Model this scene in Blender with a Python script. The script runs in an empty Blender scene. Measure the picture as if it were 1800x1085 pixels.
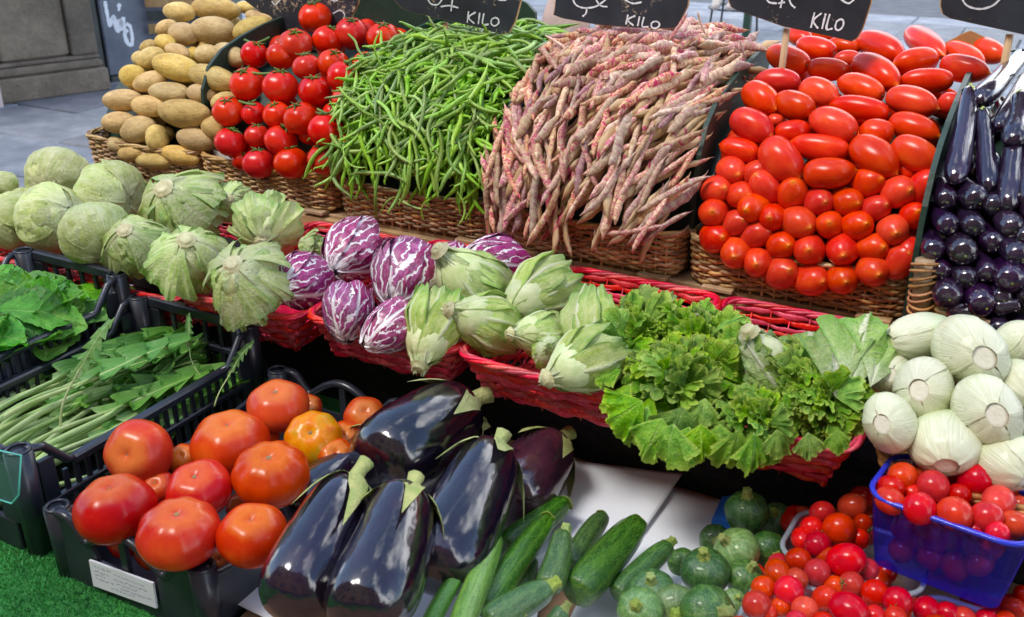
import bpy, math, random
import numpy as np
from mathutils import Vector, Matrix, Quaternion
random.seed(7); rs = np.random.RandomState(7)
R_ = math.radians
SC = bpy.context.scene
COL = SC.collection
PI = math.pi

# ------------------------------------------------------------------ camera, world, sun, exposure
FPX, PITCH, YAW = 1756.0, R_(24.1), R_(28.4)
CAM = Vector((2.0318, -1.6015, 1.5779))
FW = Vector((-math.sin(YAW)*math.cos(PITCH), math.cos(YAW)*math.cos(PITCH), -math.sin(PITCH)))
RT = Vector((math.cos(YAW), math.sin(YAW), 0.0))
UP = RT.cross(FW)
cd = bpy.data.cameras.new('camera'); cam = bpy.data.objects.new('camera', cd); COL.objects.link(cam)
cd.sensor_width = 36.0; cd.lens = 36.0*FPX/1800.0; cd.clip_start = 0.05; cd.clip_end = 400
cam.matrix_world = Matrix((RT, UP, -FW)).transposed().to_4x4(); cam.location = CAM
cd.dof.use_dof = True; cd.dof.focus_distance = 1.75; cd.dof.aperture_fstop = 9.0
SC.camera = cam
# world
W = bpy.data.worlds.new('World'); SC.world = W; W.use_nodes = True
SUN_EL, SUN_AZ = R_(58), R_(215)          # azimuth clockwise from +Y
nt = W.node_tree; bg = nt.nodes['Background']
sky = nt.nodes.new('ShaderNodeTexSky'); sky.sky_type = 'NISHITA'; sky.sun_disc = False
sky.sun_elevation = SUN_EL; sky.sun_rotation = SUN_AZ; sky.air_density = 1.0; sky.dust_density = 0.8; sky.ozone_density = 1.0
tcw = nt.nodes.new('ShaderNodeTexCoord'); cn = nt.nodes.new('ShaderNodeTexNoise'); nt.links.new(tcw.outputs['Generated'], cn.inputs['Vector'])
cn.inputs['Scale'].default_value = 1.15; cn.inputs['Detail'].default_value = 4.5; cn.inputs['Roughness'].default_value = .55
cr_ = nt.nodes.new('ShaderNodeValToRGB'); cr_.color_ramp.elements[0].position = .53; cr_.color_ramp.elements[1].position = .63; nt.links.new(cn.outputs['Fac'], cr_.inputs[0])
cm = nt.nodes.new('ShaderNodeMix'); cm.data_type = 'RGBA'; nt.links.new(cr_.outputs[0], cm.inputs[0]); nt.links.new(sky.outputs[0], cm.inputs[6]); cm.inputs[7].default_value = (15.0, 15.2, 15.6, 1)
nt.links.new(cm.outputs[2], bg.inputs[0]); bg.inputs[1].default_value = 0.115
sl = bpy.data.lights.new('sun', 'SUN'); sl.energy = 1.3; sl.angle = R_(20); sl.color = (1.0, .95, .87)
sun = bpy.data.objects.new('sun', sl); COL.objects.link(sun)
sd = Vector((math.sin(SUN_AZ)*math.cos(SUN_EL), math.cos(SUN_AZ)*math.cos(SUN_EL), math.sin(SUN_EL)))
sun.rotation_euler = sd.to_track_quat('Z', 'Y').to_euler(); sun.location = sd*20
vs = SC.view_settings; vs.view_transform = 'Standard'; vs.look = 'None'; vs.gamma = 1; vs.exposure = 1.5
SC.cycles.max_bounces = 8; SC.cycles.transparent_max_bounces = 16

# ------------------------------------------------------------------ helpers: measured sight lines onto real surfaces
def ray(x, y): return FW + RT*((x-900)/FPX) - UP*((y-542.5)/FPX)
def at_z(x, y, z): r = ray(x, y); return CAM + r*((z-CAM.z)/r.z)
def at_y(x, y, Y): r = ray(x, y); return CAM + r*((Y-CAM.y)/r.y)
def dep(P): return (P-CAM).dot(FW)
def hit(x, y, prof):
    """meet the sight line with a heap surface given as a (y,z) profile running along X"""
    r = ray(x, y); best = None; n = len(prof)-1
    for i in range(n):
        (y0, z0), (y1, z1) = prof[i], prof[i+1]
        nx, nz = -(z1-z0), (y1-y0)
        den = r.y*nx + r.z*nz
        if abs(den) < 1e-9: continue
        t = ((y0-CAM.y)*nx + (z0-CAM.z)*nz)/den
        P = CAM + r*t
        L2 = nx*nx+nz*nz; s = ((P.y-y0)*(y1-y0)+(P.z-z0)*(z1-z0))/L2
        lo = -9 if i == 0 else -1e-6; hi = 9 if i == n-1 else 1+1e-6
        if t > 0 and lo <= s <= hi and (best is None or t < best[0]): best = (t, P)
    return best[1]
def campole(dx, dy):
    """unit direction whose tip shows at (dx,dy) on a unit ball, y down; third component faces the lens"""
    q = dx*dx+dy*dy
    if q > .98: k = math.sqrt(.98/q); dx *= k; dy *= k; q = .98
    return (RT*dx - UP*dy - FW*math.sqrt(1-q)).normalized()

ORD = ['first','second','third','fourth','fifth','sixth','seventh','eighth','ninth','tenth','eleventh','twelfth','thirteenth','fourteenth','fifteenth','sixteenth']
def link(o, parent=None):
    COL.objects.link(o)
    if parent is not None: o.parent = parent
    return o
def tag(o, label=None, cat=None, group=None, kind=None):
    if label: o['label'] = label
    if cat: o['category'] = cat
    if group: o['group'] = group
    if kind: o['kind'] = kind
    return o
def ob(name, me, mat=None, parent=None, loc=(0,0,0), rot=None, sc=None):
    if mat is not None and not me.materials: me.materials.append(mat)
    o = bpy.data.objects.new(name, me); link(o, parent)
    if mat is not None and me.materials[0] != mat: o.material_slots[0].link = 'OBJECT'; o.material_slots[0].material = mat
    o.location = loc
    if rot is not None:
        o.rotation_mode = 'QUATERNION'; o.rotation_quaternion = rot
    if sc is not None: o.scale = (sc, sc, sc) if isinstance(sc, (int, float)) else sc
    return o
def empty(name, label, cat, loc=(0,0,0), rot=None, sc=None, group=None):
    o = bpy.data.objects.new(name, None); link(o); o.empty_display_size = .05
    o.location = loc
    if rot is not None: o.rotation_mode = 'QUATERNION'; o.rotation_quaternion = rot
    if sc is not None: o.scale = (sc, sc, sc) if isinstance(sc, (int, float)) else sc
    return tag(o, label, cat, group)
def zrot(pole, spin=0.0):
    q = Vector(pole).to_track_quat('Z', 'X')
    return q @ Quaternion((0,0,1), spin)

def mesh(name, V, F, smooth=True, uv=None):
    me = bpy.data.meshes.new(name)
    me.from_pydata([tuple(map(float, v)) for v in V], [], F)
    if uv is not None:
        l = me.uv_layers.new(name='UVMap')
        idx = np.empty(len(me.loops), dtype=np.int32); me.loops.foreach_get('vertex_index', idx)
        l.data.foreach_set('uv', np.asarray(uv, dtype=np.float32)[idx].ravel())
    if smooth: me.polygons.foreach_set('use_smooth', [True]*len(me.polygons))
    me.update(); return me
def gfaces(nu, nv, closed=False, off=0):
    """grid indices: (nv+1) rows of nu(+1) columns"""
    c = nu if closed else nu+1; F = []
    for j in range(nv):
        for i in range(nu):
            a = j*c+i; b = j*c+(i+1) % c
            F.append((off+a, off+b, off+b+c, off+a+c))
    return F
def gridmesh(name, fn, nu, nv):
    u, v = np.meshgrid(np.linspace(0,1,nu+1), np.linspace(0,1,nv+1))
    X = np.stack([np.broadcast_to(a, u.shape) for a in fn(u, v)], -1).reshape(-1,3)
    return mesh(name, X, gfaces(nu, nv), True, np.stack([u, v], -1).reshape(-1,2))
class MB:
    """collects simple solids for ONE mesh"""
    def __init__(s): s.V = []; s.F = []
    def add(s, V, F):
        o = len(s.V); s.V += [tuple(map(float, v)) for v in V]; s.F += [tuple(i+o for i in f) for f in F]
    def box(s, a, b, bev=0.0):
        x0,y0,z0 = a; x1,y1,z1 = b
        if bev <= 0:
            s.add([(x0,y0,z0),(x1,y0,z0),(x1,y1,z0),(x0,y1,z0),(x0,y0,z1),(x1,y0,z1),(x1,y1,z1),(x0,y1,z1)],
                  [(0,3,2,1),(4,5,6,7),(0,1,5,4),(1,2,6,5),(2,3,7,6),(3,0,4,7)]); return
        V = []
        for z, i in ((z0,bev),(z0+bev,0),(z1-bev,0),(z1,bev)):
            for (px,py) in ((x0+i,y0+i+bev),(x0+i+bev,y0+i),(x1-i-bev,y0+i),(x1-i,y0+i+bev),(x1-i,y1-i-bev),(x1-i-bev,y1-i),(x0+i+bev,y1-i),(x0+i,y1-i-bev)):
                V.append((px,py,z))
        F = [tuple(range(7,-1,-1)), tuple(range(24,32))]
        for k in range(3):
            for i in range(8): F.append((k*8+i, k*8+(i+1)%8, k*8+8+(i+1)%8, k*8+8+i))
        s.add(V, F)
    def prism(s, poly, d, off=(0,0,0)):
        """poly: list of Vector, d: extrusion vector"""
        n = len(poly); V = [Vector(p)+Vector(off) for p in poly]; V += [p+Vector(d) for p in V]
        s.add(V, [tuple(range(n-1,-1,-1)), tuple(range(n,2*n))]+[(i,(i+1)%n,n+(i+1)%n,n+i) for i in range(n)])
    def tube(s, P, rad, k=6, flat=1.0, closed=False, cap=True, up=None):
        V, F = tube_vf(P, rad, k, flat, closed, cap, up); s.add(V, F)
    def build(s, name, smooth=True): return mesh(name, s.V, s.F, smooth)
def tube_vf(P, rad, k=6, flat=1.0, closed=False, cap=True, up=None):
    P = np.asarray([tuple(p) for p in P], float); n = len(P)
    rad = np.broadcast_to(np.asarray(rad, float), (n,))
    if closed: T = np.roll(P,-1,0)-np.roll(P,1,0)
    else: T = np.gradient(P, axis=0)
    T /= np.linalg.norm(T, axis=1)[:,None]+1e-12
    if up is not None:
        N = np.tile(np.asarray(up, float), (n,1)); N -= (N*T).sum(1)[:,None]*T
        N /= np.linalg.norm(N, axis=1)[:,None]+1e-9
    else:
        a = np.array([0,0,1.]) if abs(T[0,2]) < .8 else np.array([1.,0,0])
        N = np.zeros_like(P); m = a-T[0]*(a@T[0]); N[0] = m/np.linalg.norm(m)
        for i in range(1,n):
            m = N[i-1]-T[i]*(N[i-1]@T[i]); N[i] = m/(np.linalg.norm(m)+1e-12)
    B = np.cross(T, N)
    A = np.arange(k)*2*PI/k
    V = (P[:,None,:] + rad[:,None,None]*(np.cos(A)[None,:,None]*N[:,None,:] + flat*np.sin(A)[None,:,None]*B[:,None,:])).reshape(-1,3)
    F = []
    rows = n if closed else n-1
    for j in range(rows):
        for i in range(k):
            a0 = j*k+i; a1 = j*k+(i+1)%k; b0 = ((j+1)%n)*k+i; b1 = ((j+1)%n)*k+(i+1)%k
            F.append((a0,a1,b1,b0))
    if cap and not closed: F += [tuple(range(k-1,-1,-1)), tuple(range((n-1)*k, n*k))]
    return V.tolist(), F
def tubemesh(name, P, rad, k=6, flat=1.0, closed=False, cap=True, up=None):
    V, F = tube_vf(P, rad, k, flat, closed, cap, up); return mesh(name, V, F)
def wob(seed, n=5, f=3.0):
    """smooth pseudo-noise of three coordinates"""
    r = np.random.RandomState(seed); K = r.normal(0, f, (n,3)); ph = r.uniform(0, 6.28, n)
    return lambda x, y, z: sum(np.sin(K[i,0]*x+K[i,1]*y+K[i,2]*z+ph[i]) for i in range(n))/n
def revolve(name, prof, nseg=24, mod=None, bend=0.0, rings=None):
    """prof: (r,z) list, ends closed by r=0; smoothly resampled"""
    p = np.asarray(prof, float)
    if rings:
        d = np.r_[0, np.cumsum(np.linalg.norm(np.diff(p,axis=0),axis=1))]; s = np.linspace(0, d[-1], rings)
        p = catmull(p, d, s)
    th = np.arange(nseg)*2*PI/nseg
    T, Rr = np.meshgrid(th, p[:,0]); _, Z = np.meshgrid(th, p[:,1])
    m = mod(T, Z, Rr) if mod else 1.0
    dz = 0
    if isinstance(m, tuple): m, dz = m
    X = Rr*m*np.cos(T); Y = Rr*m*np.sin(T); Zz = Z+dz
    if bend: X = X + bend*(Zz**2)
    V = np.stack([X, Y, Zz], -1).reshape(-1,3)
    u = T/(2*PI); v = np.linspace(0,1,len(p))[:,None]*np.ones_like(T)
    return mesh(name, V, gfaces(nseg, len(p)-1, True), True, np.stack([u,v],-1).reshape(-1,2))
def catmull(p, d, s):
    out = []
    for q in s:
        i = int(np.clip(np.searchsorted(d, q)-1, 0, len(p)-2))
        t = (q-d[i])/(d[i+1]-d[i]+1e-12)
        p0 = p[max(i-1,0)]; p1 = p[i]; p2 = p[i+1]; p3 = p[min(i+2,len(p)-1)]
        out.append(.5*((2*p1)+(-p0+p2)*t+(2*p0-5*p1+4*p2-p3)*t*t+(-p0+3*p1-3*p2+p3)*t**3))
    out = np.array(out); out[:,0] = np.maximum(out[:,0], 0); return out

# ------------------------------------------------------------------ materials
class NT:
    def __init__(s, name):
        m = bpy.data.materials.new(name); m.use_nodes = True; s.m = m; s.t = m.node_tree
        s.b = s.t.nodes['Principled BSDF']; s.out = s.t.nodes['Material Output']
    def n(s, typ, **kw):
        nd = s.t.nodes.new('ShaderNode'+typ)
        for k, v in kw.items(): setattr(nd, k, v)
        return nd
    def l(s, a, b): s.t.links.new(a, b)
    def val(s, sock, v):
        if hasattr(v, 'is_output') or isinstance(v, bpy.types.NodeSocket): s.l(v, sock)
        else: sock.default_value = v
    def math(s, op, a, b=0.0, clamp=False):
        nd = s.n('Math', operation=op, use_clamp=clamp); s.val(nd.inputs[0], a); s.val(nd.inputs[1], b); return nd.outputs[0]
    def coord(s, which='Object', scale=(1,1,1), rnd=True):
        tc = s.n('TexCoord'); mp = s.n('Mapping'); s.l(tc.outputs[which], mp.inputs[0]); mp.inputs['Scale'].default_value = scale
        if rnd:
            oi = s.n('ObjectInfo'); c = s.n('CombineXYZ'); s.l(s.math('MULTIPLY', oi.outputs['Random'], 37.0), c.inputs[0]); s.l(s.math('MULTIPLY', oi.outputs['Random'], 91.0), c.inputs[1])
            s.l(c.outputs[0], mp.inputs['Location'])
        return mp.outputs[0]
    def noise(s, vec, scale=5, detail=4, rough=.55, dist=0):
        nd = s.n('TexNoise'); s.l(vec, nd.inputs['Vector']); nd.inputs['Scale'].default_value = scale; nd.inputs['Detail'].default_value = detail
        nd.inputs['Roughness'].default_value = rough; nd.inputs['Distortion'].default_value = dist; return nd.outputs['Fac']
    def voro(s, vec, scale=5, feature='F1'):
        nd = s.n('TexVoronoi', feature=feature); s.l(vec, nd.inputs['Vector']); nd.inputs['Scale'].default_value = scale; return nd.outputs['Distance']
    def ramp(s, fac, stops):
        nd = s.n('ValToRGB'); e = nd.color_ramp.elements
        while len(e) < len(stops): e.new(.5)
        for i, (p, c) in enumerate(stops):
            e[i].position = p; e[i].color = (c[0],c[1],c[2],1) if not isinstance(c, (int,float)) else (c,c,c,1)
        s.l(fac, nd.inputs[0]); return nd.outputs[0]
    def mix(s, f, a, b, mode='MIX'):
        nd = s.n('Mix', data_type='RGBA', blend_type=mode); s.val(nd.inputs[0], f)
        for sock, v in ((nd.inputs[6], a), (nd.inputs[7], b)):
            if isinstance(v, tuple): sock.default_value = (*v[:3], 1)
            else: s.l(v, sock)
        return nd.outputs[2]
    def vary(s, col, h=.01, sat=.1, v=.25):
        oi = s.n('ObjectInfo'); hs = s.n('HueSaturation'); r = oi.outputs['Random']
        s.l(s.math('ADD', s.math('MULTIPLY', r, 2*h), .5-h), hs.inputs['Hue'])
        r2 = s.math('FRACT', s.math('MULTIPLY', r, 7.31))
        s.l(s.math('ADD', s.math('MULTIPLY', r2, 2*v), 1-v), hs.inputs['Value'])
        r3 = s.math('FRACT', s.math('MULTIPLY', r, 3.77))
        s.l(s.math('ADD', s.math('MULTIPLY', r3, 2*sat), 1-sat), hs.inputs['Saturation'])
        s.val(hs.inputs['Color'], col if not isinstance(col, tuple) else (*col,1)); return hs.outputs[0]
    def bump(s, h, st=.3, dist=.01):
        nd = s.n('Bump'); nd.inputs['Strength'].default_value = st; nd.inputs['Distance'].default_value = dist; s.l(h, nd.inputs['Height']); s.l(nd.outputs[0], s.b.inputs['Normal']); return nd.outputs[0]
    def fin(s, col, rough=.5, coat=0, spec=.5, sss=0, ssr=(1,.2,.1), trans=0, tcol=None):
        b = s.b
        if isinstance(col, tuple): b.inputs['Base Color'].default_value = (*col,1)
        else: s.l(col, b.inputs['Base Color'])
        s.val(b.inputs['Roughness'], rough); b.inputs['Coat Weight'].default_value = coat; b.inputs['Coat Roughness'].default_value = .12
        b.inputs['Specular IOR Level'].default_value = spec
        if sss: b.inputs['Subsurface Weight'].default_value = sss; b.inputs['Subsurface Radius'].default_value = ssr; b.inputs['Subsurface Scale'].default_value = .01
        if trans:
            tr = s.n('BsdfTranslucent'); mx = s.n('MixShader'); mx.inputs[0].default_value = trans
            s.val(tr.inputs[0], tcol if tcol is not None else (col if not isinstance(col, tuple) else (*col,1)))
            s.l(b.outputs[0], mx.inputs[1]); s.l(tr.outputs[0], mx.inputs[2]); s.l(mx.outputs[0], s.out.inputs[0])
        return s.m
def simple(name, c1, c2=None, scale=6, rough=.5, coat=0, bump=0, bscale=40, coordn='Object', stretch=(1,1,1), var=(.01,.1,.2), spec=.5, bd=.01):
    g = NT(name); v = g.coord(coordn, stretch)
    c = g.ramp(g.noise(v, scale), [(.3, c1), (.7, c2 or c1)])
    c = g.vary(c, *var)
    if bump: g.bump(g.noise(v, bscale, 5), bump, bd)
    return g.fin(c, rough, coat, spec)
M = {}
def m_potato():
    g = NT('potato_skin'); v = g.coord('Object')
    c = g.ramp(g.noise(v, 1.6, 5), [(.3, (.50,.32,.09)), (.55, (.70,.49,.17)), (.75, (.80,.61,.26))])
    sp = g.ramp(g.noise(v, 17, 2, .6), [(.60, 0.0), (.68, 1.0)])
    c = g.mix(g.math('MULTIPLY', sp, .62), c, (.13,.07,.03))
    d = g.ramp(g.noise(v, 3.1, 6, .7), [(.5, 0.0), (.72, .6)])
    c = g.mix(d, c, (.30,.20,.10)); c = g.vary(c, .01, .12, .2)
    g.bump(g.mix(.5, g.noise(v, 9, 6), sp), .35, .02); return g.fin(c, .62, spec=.35)
M['potato'] = m_potato()
def m_tom(name, a, b, c3, tip=None, rough=.22, var=(.004,.02,.13), streak=True, sc=1.3):
    g = NT(name); v = g.coord('Object')
    c = g.ramp(g.noise(v, sc, 3), [(.28, a), (.52, b), (.74, c3)])
    fl = g.ramp(g.noise(v, 42, 1), [(.72, 0.0), (.78, .35)])
    c = g.mix(fl, c, (.85,.45,.2))
    if tip:
        tc = g.n('TexCoord'); sx = g.n('SeparateXYZ'); g.l(tc.outputs['Object'], sx.inputs[0])
        z = g.math('ADD', sx.outputs[2], g.math('MULTIPLY', g.noise(v, 4), .15))
        for p0, p1, colr in tip:
            k = g.n('MapRange'); k.inputs['From Min'].default_value = p0; k.inputs['From Max'].default_value = p1; g.l(z, k.inputs[0])
            c = g.mix(k.outputs[0], c, colr)
    c = g.vary(c, *var); g.bump(g.noise(v, 60, 2), .03, .004)
    return g.fin(c, rough+.03, coat=.06, spec=.27, sss=0)
M['vine'] = m_tom('vine_tomato_skin', (.55,.008,.002), (.66,.018,.003), (.72,.045,.004))
M['plum'] = m_tom('plum_tomato_skin', (.58,.015,.002), (.68,.030,.003), (.74,.065,.004), tip=[(.98,1.2,(.80,.33,.03)), (-1.12,-1.4,(.75,.3,.03))])
M['plum_end'] = M['plum']
M['beef'] = m_tom('beefsteak_tomato_skin', (.46,.012,.002), (.58,.030,.003), (.66,.085,.004), tip=[(.62,.95,(.74,.25,.04))], var=(.01,.02,.12), sc=.9)
M['beef_y'] = m_tom('half_ripe_tomato_skin', (.72,.14,.01), (.74,.26,.015), (.45,.32,.03), var=(.0,.03,.03), sc=1.4)
M['cherry'] = m_tom('cherry_tomato_skin', (.46,.005,.003), (.58,.010,.003), (.66,.03,.004), var=(.01,.05,.22), rough=.16)
M['calyx'] = simple('green_calyx', (.07,.15,.02), (.16,.26,.05), 8, .6, bump=.3)
M['scar'] = simple('brown_scar', (.38,.25,.12), (.18,.1,.04), 12, .8)
def m_bean():
    g = NT('green_bean_skin'); v = g.coord('Object', (14,14,3))
    c = g.ramp(g.noise(v, 3, 3), [(.3, (.16,.31,.04)), (.6, (.28,.46,.08)), (.8, (.42,.58,.16))])
    c = g.vary(c, .018, .14, .38); g.bump(g.noise(v, 10, 3), .15, .002); return g.fin(c, .38, coat=.1, spec=.4)
M['bean'] = m_bean()
def m_borlotti():
    g = NT('borlotti_pod_skin'); v = g.coord('Object', (17,17,5.5))
    base = g.ramp(g.noise(v, .8, 4), [(.3, (.44,.27,.15)), (.5, (.63,.44,.28)), (.72, (.78,.62,.44))])
    oi = g.n('ObjectInfo')
    k = g.math('SUBTRACT', g.noise(v, 1.5, 5, .62, 1.2), g.math('MULTIPLY', oi.outputs['Random'], .1))
    s = g.ramp(k, [(.44, 0.0), (.53, 1.0)])
    c = g.mix(g.math('MULTIPLY', s, .85), base, (.46,.045,.16))
    b2 = g.ramp(g.noise(v, .45, 3), [(.56, 0.0), (.7, .7)])
    c = g.mix(b2, c, (.26,.14,.06)); c = g.vary(c, .008, .25, .36); g.bump(g.noise(v, 3, 4), .3, .01); return g.fin(c, .55, spec=.35)
M['borlotti'] = m_borlotti()
M['dry'] = simple('dry_pod_tip', (.42,.27,.12), (.6,.42,.22), 20, .7)
def m_wicker(name, cols, var, rough=.55, coat=.1):
    g = NT(name); v = g.coord('Object', (1,1,1))
    a = g.noise(v, 26, 5, .65); b = g.noise(v, 170, 3, .6)
    c = g.ramp(g.mix(.35, a, b), [(.34, cols[0]), (.5, cols[1]), (.66, cols[2])])
    c = g.vary(c, *var); g.bump(b, .5, .002); return g.fin(c, rough, coat=coat)
M['wicker'] = m_wicker('brown_willow', ((.15,.07,.03),(.44,.27,.11),(.70,.50,.26)), (.015,.15,.38))
M['wicker_red'] = m_wicker('red_willow', ((.36,.008,.02),(.66,.02,.04),(.80,.12,.13)), (.012,.1,.3), .42)
M['wicker_hon'] = m_wicker('honey_willow', ((.16,.055,.015),(.4,.17,.05),(.6,.32,.12)), (.01,.1,.25))
def m_board():
    g = NT('green_painted_board'); v = g.coord('Object', rnd=False)
    n = g.noise(v, 9, 6, .7); c = g.ramp(n, [(.3, (.006,.022,.014)), (.65, (.018,.05,.034))])
    w = g.ramp(g.noise(v, 60, 6, .75), [(.66, 0.0), (.72, .6)]); c = g.mix(w, c, (.17,.16,.11))
    g.bump(g.noise(v, 80, 4), .4, .002); return g.fin(c, .5)
M['board'] = m_board()
M['black_pl'] = simple('black_crate_plastic', (.012,.014,.022), (.028,.032,.046), 12, .33, bump=.12, bscale=200, var=(.0,.05,.1), coat=.15, bd=.002)
def m_chalkboard():
    g = NT('chalkboard_black'); v = g.coord('Object', rnd=True)
    c = g.ramp(g.noise(v, 8, 6, .7), [(.3, (.012,.014,.02)), (.7, (.035,.042,.06))])
    w = g.ramp(g.math('MULTIPLY', g.noise(v, 95, 6, .8, .8), g.noise(v, 9, 4, .6)), [(.315, 0.0), (.34, .9)])
    c = g.mix(w, c, (.62,.48,.32)); g.bump(w, .3, .002); return g.fin(c, .5)
M['chalkboard'] = m_chalkboard()
M['chalk'] = simple('white_chalk', (.62,.66,.74), (.85,.87,.9), 300, .9)
M['rawwood'] = simple('raw_wood', (.33,.2,.09), (.52,.36,.2), 30, .7, stretch=(1,1,.15), bump=.3)
M['pine'] = simple('pale_pine_board', (.5,.3,.13), (.66,.46,.24), 9, .65, stretch=(1,8,8), bump=.2)
M['paper'] = simple('white_paper', (.76,.80,.87), (.84,.87,.92), 5, .6, bump=.08, bscale=14, var=(0,.03,.05), bd=.01)
M['liner'] = simple('thin_liner_paper', (.6,.58,.54), (.75,.74,.72), 12, .5, bump=.3, bscale=20, var=(0,.1,.08))
M['card'] = simple('cardboard', (.25,.15,.08), (.36,.24,.14), 12, .8)
def m_egg(name, c1, c2, c3):
    g = NT(name); v = g.coord('Object')
    c = g.ramp(g.noise(v, 1.5, 4), [(.3, c1), (.6, c2), (.8, c3)])
    sp = g.ramp(g.noise(v, 38, 2, .5), [(.70, 0.0), (.75, .8)]); c = g.mix(g.math('MULTIPLY', sp, .35), c, (.35,.3,.33))
    sc = g.ramp(g.noise(g.coord('Object', (6,6,1.2)), 2.4, 3, .6), [(.73, 0.0), (.76, .7)])
    c = g.mix(sc, c, (.2,.13,.08)); c = g.vary(c, .02, .2, .3)
    g.bump(g.noise(v, 2.0, 2), .10, .03)
    r = g.math('ADD', g.math('MULTIPLY', g.noise(v, 5, 3), .16), .05)
    g.b.inputs['IOR'].default_value = 1.62
    return g.fin(c, r, coat=.5, spec=.6)
M['egg'] = m_egg('aubergine_skin', (.004,.003,.008), (.010,.004,.014), (.035,.008,.026))
M['egg_s'] = m_egg('small_aubergine_skin', (.008,.004,.014), (.020,.007,.028), (.045,.012,.045))
M['egg_r'] = m_egg('purple_brown_aubergine_skin', (.02,.006,.014), (.06,.013,.028), (.1,.05,.025))
M['egg_cal'] = simple('aubergine_calyx', (.32,.42,.12), (.55,.55,.22), 3, .6, bump=.4, bscale=16, bd=.02)
def m_zuc(name, a, b, c3, stripe=0):
    g = NT(name); v = g.coord('Object')
    c = g.ramp(g.noise(v, 3.5, 6, .65), [(.3, a), (.55, b), (.78, c3)])
    sp = g.ramp(g.noise(v, 24, 3, .6), [(.52, 0.0), (.64, .85)]); c = g.mix(sp, c, c3)
    if stripe:
        tc = g.n('TexCoord'); s = g.n('SeparateXYZ'); g.l(tc.outputs['UV'], s.inputs[0])
        w = g.math('SINE', g.math('ADD', g.math('MULTIPLY', s.outputs[0], 6.2832*stripe), g.math('MULTIPLY', g.noise(v, 3), 5)))
        c = g.mix(g.math('MULTIPLY', g.ramp(w, [(.55, 0.0), (.9, 1.0)]), .3), c, c3)
    scr = g.ramp(g.noise(g.coord('Object', (9,9,1)), 1.6, 4, .7), [(.70, 0.0), (.73, .7)]); c = g.mix(scr, c, (.4,.38,.2))
    c = g.vary(c, .015, .15, .3); g.bump(g.mix(.5, g.noise(v, 4, 3), g.noise(v, 30, 3)), .25, .02); return g.fin(c, .27, coat=.3)
M['zuc'] = m_zuc('courgette_skin', (.012,.07,.008), (.03,.14,.016), (.14,.32,.04), 8)
M['zuc_l'] = m_zuc('light_courgette_skin', (.05,.19,.01), (.11,.34,.02), (.26,.50,.06), 8)
M['zuc_r'] = m_zuc('round_courgette_skin', (.015,.065,.014), (.04,.13,.03), (.18,.30,.08), 10)
M['zuc_r2'] = m_zuc('pale_round_courgette_skin', (.04,.12,.02), (.09,.21,.05), (.25,.36,.12), 10)
M['zuc_stem'] = simple('courgette_stem', (.16,.28,.04), (.4,.44,.1), 5, .55, bump=.4, bscale=10, bd=.03)
def m_leaf(name, dark, mid, light, rib, ribw=.09, vscale=9, basewhite=0.0, edge=None, trans=.22, var=(.012,.1,.2), rough=.42, bmp=.5, vs=.45, flow=0.0):
    g = NT(name); tc = g.n('TexCoord'); s = g.n('SeparateXYZ'); g.l(tc.outputs['UV'], s.inputs[0])
    v = g.coord('Object'); u, w = s.outputs[0], s.outputs[1]
    t = g.math('MULTIPLY', g.math('ABSOLUTE', g.math('SUBTRACT', u, .5)), 2.0)
    c = g.ramp(g.noise(v, 3.2, 5), [(.3, dark), (.5, mid), (.72, light)])
    if edge: c = g.mix(g.ramp(g.math('MAXIMUM', t, w), [(.86, 0.0), (1.0, .8)]), c, edge)
    # side veins
    ph = g.math('SUBTRACT', g.math('MULTIPLY', w, vscale), g.math('MULTIPLY', t, vscale*.55))
    ph = g.math('ADD', ph, g.math('MULTIPLY', g.noise(v, 5, 3), 1.6))
    sv = g.math('ABSOLUTE', g.math('SUBTRACT', g.math('FRACT', ph), .5))
    sv = g.ramp(sv, [(.0, 1.0), (.09, 0.0)])
    c = g.mix(g.math('MULTIPLY', sv, vs), c, rib)
    if flow:
        mp2 = g.n('Mapping'); g.l(tc.outputs['UV'], mp2.inputs[0]); mp2.inputs['Scale'].default_value = (9,1.1,1)
        fl = g.noise(mp2.outputs[0], 2.0, 4, .6, .6); c = g.mix(g.math('MULTIPLY', g.ramp(fl, [(.45, 0.0), (.62, 1.0)]), flow), c, rib); sv = g.mix(.5, sv, fl)
    rw = g.math('SUBTRACT', ribw, g.math('MULTIPLY', w, ribw*.85))
    rm = g.n('MapRange'); g.l(t, rm.inputs[0]); g.l(rw, rm.inputs['From Min']); rm.inputs['From Max'].default_value = 0.0
    c = g.mix(g.math('MULTIPLY', g.ramp(rm.outputs[0], [(0, 0.0), (.4, 1.0)]), .85), c, rib)
    if basewhite: c = g.mix(g.ramp(g.math('ADD', w, g.math('MULTIPLY', g.math('SUBTRACT', g.noise(v, 6), .5), .3)), [(0.0, 1.0), (basewhite, 0.0)]), c, rib)
    c = g.vary(c, *var)
    g.bump(g.mix(.5, sv, g.noise(v, 14, 4)), bmp, .02)
    return g.fin(c, rough, spec=.4, trans=trans)
M['cabbage'] = m_leaf('white_cabbage_leaf', (.38,.50,.12), (.53,.61,.20), (.64,.69,.29), (.72,.74,.44), .03, 4, .3, trans=.1, rough=.48, vs=.08, flow=.6, bmp=.3)
M['lettuce'] = m_leaf('head_lettuce_leaf', (.36,.54,.10), (.54,.68,.20), (.70,.77,.36), (.70,.74,.44), .07, 5, .4, edge=(.2,.42,.06), trans=.2, vs=.22, flow=.6, bmp=.35)
M['romaine'] = m_leaf('romaine_leaf', (.30,.48,.06), (.48,.62,.14), (.62,.71,.26), (.76,.80,.52), .24, 12, .55, edge=(.12,.34,.03), trans=.2, vs=.15, flow=.3, bmp=.35)
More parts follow.
